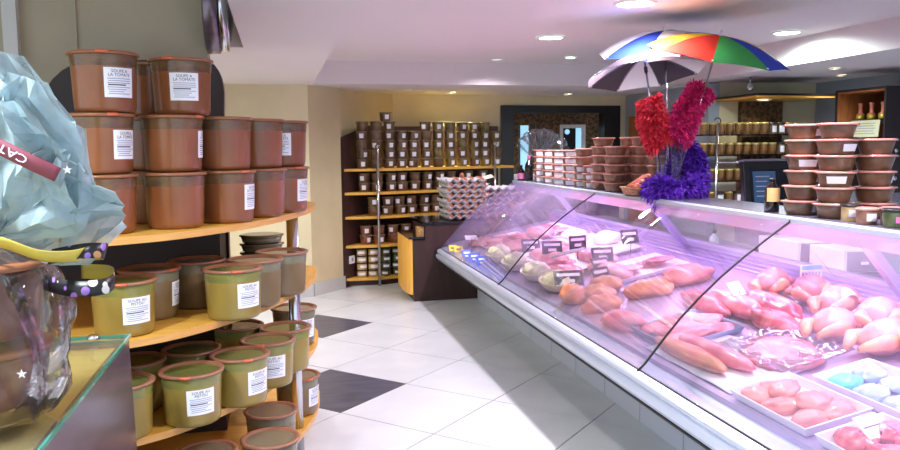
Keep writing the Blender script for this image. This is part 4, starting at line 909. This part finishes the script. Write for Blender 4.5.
# cellophane gift behind the small tubs
t = thing('cellophane_bundle', 'clear cellophane bundle standing behind the small tubs by the wine bottle', 'gift', (2.62, 7.60, ZT))
obj('base_tub', MB().lathe([(.05, 0.001), (.055, .01), (.06, .16), (.05, .17)], 20, c=(2.62, 7.60, ZT)), 'deli_olive', t)
fan = MB()
for j in range(7):
    a = -.95 + j * .34; K = Vector((2.62, 7.60, ZT + .17)); Tp = K + Vector((math.sin(a) * .26, -.05 + .03 * (j % 3), .16 + .20 * math.cos(a)))
    ax = Tp - K; Ln = ax.length; ax.normalize(); sd = ax.cross(Vector((0, 1, 0))).normalized(); up = sd.cross(ax)
    def sheet(u, v, ax=ax, sd=sd, up=up, Ln=Ln, j=j, K=K):
        q = Vector((u * 4, v * 4, j * 2.1))
        return K + ax * Ln * v * (1 - .2 * abs(u - .5)) + sd * (u - .5) * (.04 + .2 * v) + up * (.05 * noise.noise(q) * (v + .1) + .03 * math.sin(u * 12 + j) * v)
    fan.grid(sheet, 14, 14)
obj('wrap', fan, 'clear_wrap', t, solid=.0008)
# basket with sausages
t = thing('wicker_basket', 'small wicker basket left of the purple feathers', 'basket', (2.46, 5.10, ZT))
mtb = Matrix.Translation((2.465, 5.05, ZT + .001))
b_ = MB().lathe([(.075, 0), (.085, .004), (.10, .045), (.104, .045), (.106, .05), (.096, .05), (.08, .012)], 26, ay=1.5, sq=3.0, mtx=mtb)
obj('body', b_, 'wicker', t)
obj('rim', MB().tube([mtb @ Vector((.103 * math.cos(a) * (abs(math.cos(a)) ** 3 + abs(math.sin(a)) ** 3) ** (-1 / 3), .154 * math.sin(a) * (abs(math.cos(a)) ** 3 + abs(math.sin(a)) ** 3) ** (-1 / 3), .05)) for a in [k * PI / 18 for k in range(37)]], .005, 6), 'wicker', t)
for k in range(7):
    tag(obj('sausage', MB().tube([Vector((2.42 + .018 * k, 4.96 + .02 * (k % 3), ZT + .05 + .011 * k)), Vector((2.435 + .018 * k, 5.05, ZT + .062 + .012 * k)), Vector((2.43 + .018 * k, 5.14, ZT + .055 + .011 * k))], .014, 8), 'sausage_red'), f'{ORD[k]} red dried sausage up the heap in the wicker basket', 'sausage', 'dried sausages in the wicker basket')

# ---- feather boas, vases and umbrella hats
def boa(name, path, rad, n_, mats, label, feather=.06, seed=1, droop=.02):
    r_ = random.Random(seed); pts = [Vector(p) for p in path]; b_ = MB()
    seg = [(pts[i + 1] - pts[i]).length for i in range(len(pts) - 1)]; tot = sum(seg)
    def at(s_):
        s_ *= tot
        for i, l_ in enumerate(seg):
            if s_ <= l_ or i == len(seg) - 1: return pts[i].lerp(pts[i + 1], min(1, s_ / l_)), (pts[i + 1] - pts[i]).normalized(), (i + s_ / l_) / len(seg)
            s_ -= l_
    core = [at(k / 30)[0] for k in range(31)]
    b_.tube(core, rad * .55, 10, 0)
    for k in range(n_):
        c, d_, tt = at(r_.random()); a = r_.random() * 2 * PI
        e = d_.orthogonal().normalized(); e = (Matrix.Rotation(a, 3, d_) @ e)
        ln = feather * r_.uniform(.6, 1.2) * (.8 + .4 * noise.noise(c * 28)); dirn = (e + d_ * r_.uniform(-.7, .7) + Vector((r_.gauss(0, .25), r_.gauss(0, .25), r_.gauss(0, .25)))).normalized()
        sd = dirn.cross(Vector((r_.gauss(0, 1), r_.gauss(0, 1), r_.gauss(0, 1)))).normalized() * r_.uniform(.006, .013)
        p0 = c + e * rad * .5; p1 = p0 + dirn * ln * .5 + Vector((0, 0, .1 * droop)); p2 = p0 + dirn * ln - Vector((0, 0, droop * r_.random()))
        b_.add([p0 - sd * .6, p0 + sd * .6, p1 + sd, p1 - sd, p2 + sd * .25, p2 - sd * .25], [(0, 1, 2, 3), (3, 2, 4, 5)], r_.random() < .4 and 1 or 0)
    return tag(obj(name, b_, mats), label, 'boa', 'feather boas on the counter top')
boa('feather_boa', [(2.515, 4.83, 1.60), (2.47, 4.84, 1.68), (2.455, 4.85, 1.78), (2.445, 4.85, 1.87), (2.43, 4.85, 1.90)], .105, 5200, ['red_feather', 'red_feather_light'], 'bright red feather boa standing in the left glass vase', .06, 1)
boa('feather_boa', [(2.60, 4.80, 1.62), (2.645, 4.82, 1.70), (2.70, 4.84, 1.80), (2.76, 4.85, 1.90), (2.82, 4.85, 1.97)], .105, 5600, ['pink_feather', 'pink_feather_light'], 'magenta feather boa leaning right out of the right glass vase', .06, 2)
PB = [(2.40, 4.74, 1.315), (2.46, 4.66, 1.30), (2.55, 4.60, 1.295), (2.64, 4.62, 1.30), (2.72, 4.72, 1.33), (2.78, 4.82, 1.40), (2.79, 4.88, 1.50), (2.76, 4.93, 1.58), (2.71, 4.94, 1.60), (2.70, 4.92, 1.48), (2.67, 4.90, 1.36), (2.56, 4.92, 1.32), (2.46, 4.84, 1.30)]
boa('feather_boa', PB, .066, 7500, ['purple_feather', 'purple_feather_light'], 'purple feather boa heaped around the glass vases', .075, 3, .03)
for k, (x, y, l_) in enumerate(((2.525, 4.84, 'left tall glass vase under the red feathers'), (2.615, 4.80, 'right tall glass vase under the magenta feathers'))):
    tag(obj('glass_vase', MB().lathe([(.032, .001), (.034, .01), (.030, .06), (.034, .2), (.048, .36), (.046, .36), (.031, .2), (.026, .02)], 22, c=(x, y, ZT)), 'vase_glass'), l_, 'vase', 'glass vases on the counter top')
def umbrella(apex, base, axis, Rr, sag, cols, rot, label, shaft='chrome', ribs=True):
    t_ = thing('umbrella_hat', label, 'umbrella', base, 0, 'small umbrellas above the counter')
    A_ = Vector(apex); w_ = Vector(axis).normalized(); u_ = w_.cross(Vector((0, 1, 0))).normalized(); v_ = w_.cross(u_)
    def P(a, r_, off=0.0):
        return A_ + (u_ * math.cos(a) + v_ * math.sin(a)) * Rr * r_ - w_ * (sag * (r_ ** 1.9) + off)
    b_ = MB(); uniq = []
    for c in cols:
        if c not in uniq: uniq.append(c)
    for k in range(8):
        a0 = rot + k * PI / 4; a1 = a0 + PI / 4
        def fn(s_, r_, a0=a0, a1=a1):
            a = a0 + (a1 - a0) * s_; mid = math.sin(PI * s_)
            ch = math.cos(PI / 8) / math.cos((s_ - .5) * PI / 4)
            return P(a, r_ * (1 + (ch - 1) * .55), -.012 * mid * math.sin(PI * r_) - .0)
        b_.grid(fn, 8, 12, uniq.index(cols[k % len(cols)]))
    obj('canopy', b_, uniq, t_)
    obj('finial', MB().tube([A_ - w_ * .01, A_ + w_ * .035], .011, 10, r1=.007), 'nylon_white', t_)
    for k in range(8):
        a = rot + k * PI / 4
        obj('rib', MB().tube([P(a, r_, .006) * 1.0 for r_ in (.02, .25, .5, .75, .92)] + [P(a, .945, .004)], .0028, 6), 'steel', t_)
        obj('rib_tip', MB().blob(P(a, .955, .003), (.008, .008, .008), 8, 6, amp=0), 'nylon_white', t_)
    obj('shaft', MB().tube([A_, Vector(base)], .0065, 8), shaft, t_)
    obj('runner', MB().tube([A_ - (A_ - Vector(base)).normalized() * .07, A_ - (A_ - Vector(base)).normalized() * .11], .012, 10), 'black_plastic', t_)
RAIN = ['nylon_red', 'nylon_green', 'nylon_blue', 'nylon_yellow'] * 2
umbrella((2.885, 4.75, 2.315), (2.64, 4.80, 1.40), (.10, -.26, .95), .485, .14, RAIN, .25, 'rainbow umbrella hat of red, green, yellow and blue panels')
umbrella((2.44, 4.95, 2.195), (2.53, 4.86, 1.42), (-.06, .20, .97), .405, .13, ['nylon_grey', 'nylon_white'], .1, 'black and white panelled umbrella hat seen from below')
umbrella((2.64, 5.05, 2.385), (2.585, 4.84, 1.42), (-.08, -.20, .96), .46, .16, ['nylon_blue', 'nylon_white', 'nylon_white', 'nylon_white'], .08, 'white umbrella hat with a blue panel, behind the rainbow one')

# ------------------------------------------------------------------ till and rear work area
t = thing('till_screen', 'black till terminal with tilted screen behind the counter top', 'till', (3.38, 4.9, .845))
mt = Matrix.Translation((3.42, 4.88, 1.11)) @ Matrix.Rotation(-.16, 4, 'X')
obj('base', MB().box(3.24, 4.78, .846, 3.44, 5.02, .87), 'black_plastic', t, bevel=.006)
obj('pedestal', MB().box(3.30, 4.88, .87, 3.40, 4.96, 1.16), 'black_plastic', t, bevel=.008)
obj('monitor', MB().box(-.22, 0, -.02, .22, .05, .38, 0, mt), 'black_plastic', t, bevel=.01)
obj('hood', MB().box(-.225, -.02, .372, .225, .055, .386, 0, mt), 'grey_plastic', t)
sc_ = obj('screen', MB().box(-.17, -.003, .06, .17, .001, .32, 0, mt), 'screen_dark', t)
obj('lit_page', MB().box(-.15, -.005, .08, .03, -.003, .30, 0, mt), 'screen_blue', sc_)
b_ = MB()
for k in range(5): b_.box(-.13, -.006, .12 + k * .035, -.02 - .02 * (k % 2), -.005, .127 + k * .035, 0, mt)
obj('text_lines', b_, 'soft_ink', sc_)
t = tag(obj('paper_slip', MB().box(-.045, -.03, 0, .045, .03, .002, 0, Matrix.Translation((2.72, 3.72, ZT + .001)) @ Matrix.Rotation(.2, 4, 'Z')), 'bottle_pink_label'), 'pinkish paper slip on the counter top before the till', 'paper')
for k, (ya, yb, lab) in enumerate(((4.27, 4.68, 'left white drawer box on the rear worktop, seen under the counter top'), (3.86, 4.16, 'right grey fronted drawer box on the rear worktop'))):
    t = thing('drawer_box', lab, 'box', (3.3, (ya + yb) / 2, .845), 0, 'drawer boxes on the rear worktop')
    obj('case', MB().box(3.17, ya, .847, 3.42, yb, .985), 'white_plastic', t, bevel=.005)
    fr_ = obj('drawer_front', MB().box(3.19, ya - .008, .855, 3.41, ya, .975), 'grey_plastic', t, bevel=.003)
    obj('knob', MB().box(3.28, ya - .022, .90, 3.32, ya - .008, .915), 'white_plastic', fr_)
# small glass bottle and jars behind the boa
bottle(3.02, 4.98, .845, [(.03, 0), (.035, .005), (.035, .10), (.012, .12), (.012, .125), (.013, .15), (.011, .152)], 'pale_green_glass', 'black_plastic', .125, 'pale green glass bottle on the rear worktop by the purple feathers')

# ------------------------------------------------------------------ right alcove : canopy, jar shelves, champagne cabinet
CN = thing('wooden_canopy', 'wooden canopy board with orange edge above the jar shelves', 'canopy', (5.3, 7.4, 2.07))
obj('board', MB().prism([(4.70, 7.05), (5.60, 7.05), (5.60, 7.8), (4.75, 7.8), (4.70, 7.8)], 2.065, 2.085), 'beech', CN)
obj('top_edge', MB().prism([(4.69, 7.04), (5.61, 7.04), (5.61, 7.8), (4.69, 7.8)], 2.085, 2.105), 'black_frame', CN)
obj('wall_column', MB().box(4.98, 7.72, 0.0, 5.48, 7.8, 2.065), 'mosaic', CN)
downlight(5.02, 7.40, 2.065, .06, 'lamp_warm', 'small downlight under the wooden canopy', 7, (1, .93, .7), 2.4, .8)
t = thing('spotlight', 'small chrome spotlight hanging above the wooden canopy', 'light', (4.66, 7.1, 2.275))
obj('stem', MB().tube([(4.66, 7.1, 2.275), (4.66, 7.1, 2.2)], .008, 8), 'chrome', t)
obj('head', MB().lathe([(.03, 0), (.034, .02), (.02, .06), (.01, .065)], 16, c=(4.66, 7.1, 2.14)), 'chrome', t)
SJ = thing('jar_shelves', 'chrome and glass shelves of jars under the wooden canopy', 'shelf unit', (5.0, 7.5, 0))
JZ = (0.98, 1.22, 1.49, 1.70)
for z in JZ: obj('glass_shelf', MB().box(4.28, 7.32, z - .012, 5.6, 7.70, z), 'dark_room', SJ)
for x in (4.43, 5.57):
    obj('post', MB().tube([(x, 7.30, 0), (x, 7.30, 1.80)], .015, 12), 'chrome', SJ)
obj('hook', MB().tube([(4.43 + .035 * math.sin(a), 7.30, 1.835 - .035 * math.cos(a)) for a in [k * .45 for k in range(11)]], .007, 8), 'dark_grey_plastic', SJ)
obj('rail', MB().tube([(4.43, 7.30, 1.41), (5.57, 7.30, 1.41)], .009, 8), 'chrome', SJ)
JA = deli_proto('preserve_jar', 'amber_jar', 'gold_lid', .047, .125, label=False, sq=2.0, taper=.96, lidh=.022)
JW = deli_proto('preserve_jar', 'deli_brown', 'dark_lid', .047, .125, sq=2.0, taper=.96, lidh=.02, lw=1.4, lz=(.2, .85))
for r_, (z, n_) in enumerate(((1.70, 13), (1.49, 13), (1.22, 13), (.98, 5))):
    for k in range(n_):
        x = 4.335 + k * .1; z0_ = z + .001
        w_ = (r_ == 0 and k in (8, 9)) or (r_ == 3 and k in (2, 4)) or (r_ == 1 and k == 9)
        dup(JW if w_ else JA, (x, 7.40, z0_), rt.uniform(-.3, .3), f'{"dark jar with white label" if w_ else "amber preserve jar"}, {ORD[k]} from the left on the {("top", "second", "third", "lowest")[r_]} glass shelf', 'jars on the glass shelves', 'jar')
# champagne cabinet on the right wall
CB = thing('champagne_cabinet', 'dark wall cabinet with wooden inside holding champagne bottles', 'cabinet', (5.6, 6.3, 1.15))
obj('shell', MB().box(5.30, 6.03, 2.085, 5.94, 6.64, 2.105).box(5.30, 6.01, 1.15, 5.94, 6.03, 2.105).box(5.30, 6.64, 1.15, 5.94, 6.66, 2.105).box(5.30, 6.03, 1.15, 5.94, 6.64, 1.17), 'dark_panel', CB)
obj('inner_lining', MB().box(5.31, 6.625, 1.17, 5.9, 6.639, 2.085).box(5.31, 6.031, 2.07, 5.9, 6.625, 2.084), 'orange_wood', CB)
obj('inner_back', MB().box(5.88, 6.03, 1.17, 5.94, 6.625, 2.07), 'dark_brown', CB)
obj('bottle_rack', MB().box(5.46, 6.06, 1.78, 5.56, 6.62, 1.82).box(5.46, 6.06, 1.17, 5.56, 6.10, 1.78).box(5.46, 6.58, 1.17, 5.56, 6.62, 1.78), 'black_plastic', CB)
for zz in (1.53, 1.28):
    obj('knob', MB().blob((5.42, 6.0, zz), (.022, .016, .022), 12, 8, amp=0), 'chrome', CB)
for k, y in enumerate((6.565, 6.42, 6.275)):
    bottle(5.51, y, 1.823, [(.036, 0), (.040, .004), (.040, .05), (.022, .06), (.019, .065), (.017, .13), (.022, .14), (.022, .155), (.012, .16)], 'foil_gold', 'foil_copper', .05, ('leftmost', 'middle', 'rightmost')[k] + ' copper foiled champagne bottle in the wall cabinet', 'bottle', group='champagne bottles in the wall cabinet')
t = thing('menu_card', 'cream printed card leaning before the champagne bottles', 'sign', (5.44, 6.4, 1.66))
mt = Matrix.Translation((5.435, 6.43, 1.655)) @ Matrix.Rotation(.12, 4, 'Y')
obj('card', MB().box(-.004, -.19, 0, .004, .19, .16, 0, mt), 'cream_paper', t)
b_ = MB()
for k in range(5): b_.box(-.0055, -.14 + .02 * (k % 2), .03 + k * .024, -.0041, .14 - .03 * (k % 3), .036 + k * .024, 0, mt)
obj('print', b_, 'soft_ink', t)
obj('stand', MB().box(5.445, 6.25, 1.17, 5.455, 6.6, 1.66), 'black_plastic', t)

# remove the source models kept below the floor
for o in [o for o in bpy.data.objects if o.parent is None and o.location.z < -4]:
    for c in kids(o):
        for g_ in kids(c): bpy.data.objects.remove(g_)
        bpy.data.objects.remove(c)
    bpy.data.objects.remove(o)

SC.view_settings.view_transform = 'Standard'; SC.view_settings.look = 'None'; SC.view_settings.gamma = 1.0
SC.view_settings.use_curve_mapping = False
SC.view_settings.exposure = 0.5
SC.cycles.use_denoising = True
SC.cycles.max_bounces = 10; SC.cycles.transparent_max_bounces = 24; SC.cycles.diffuse_bounces = 5
SC.cycles.sample_clamp_indirect = 6.0
SC.cycles.caustics_reflective = False; SC.cycles.caustics_refractive = False
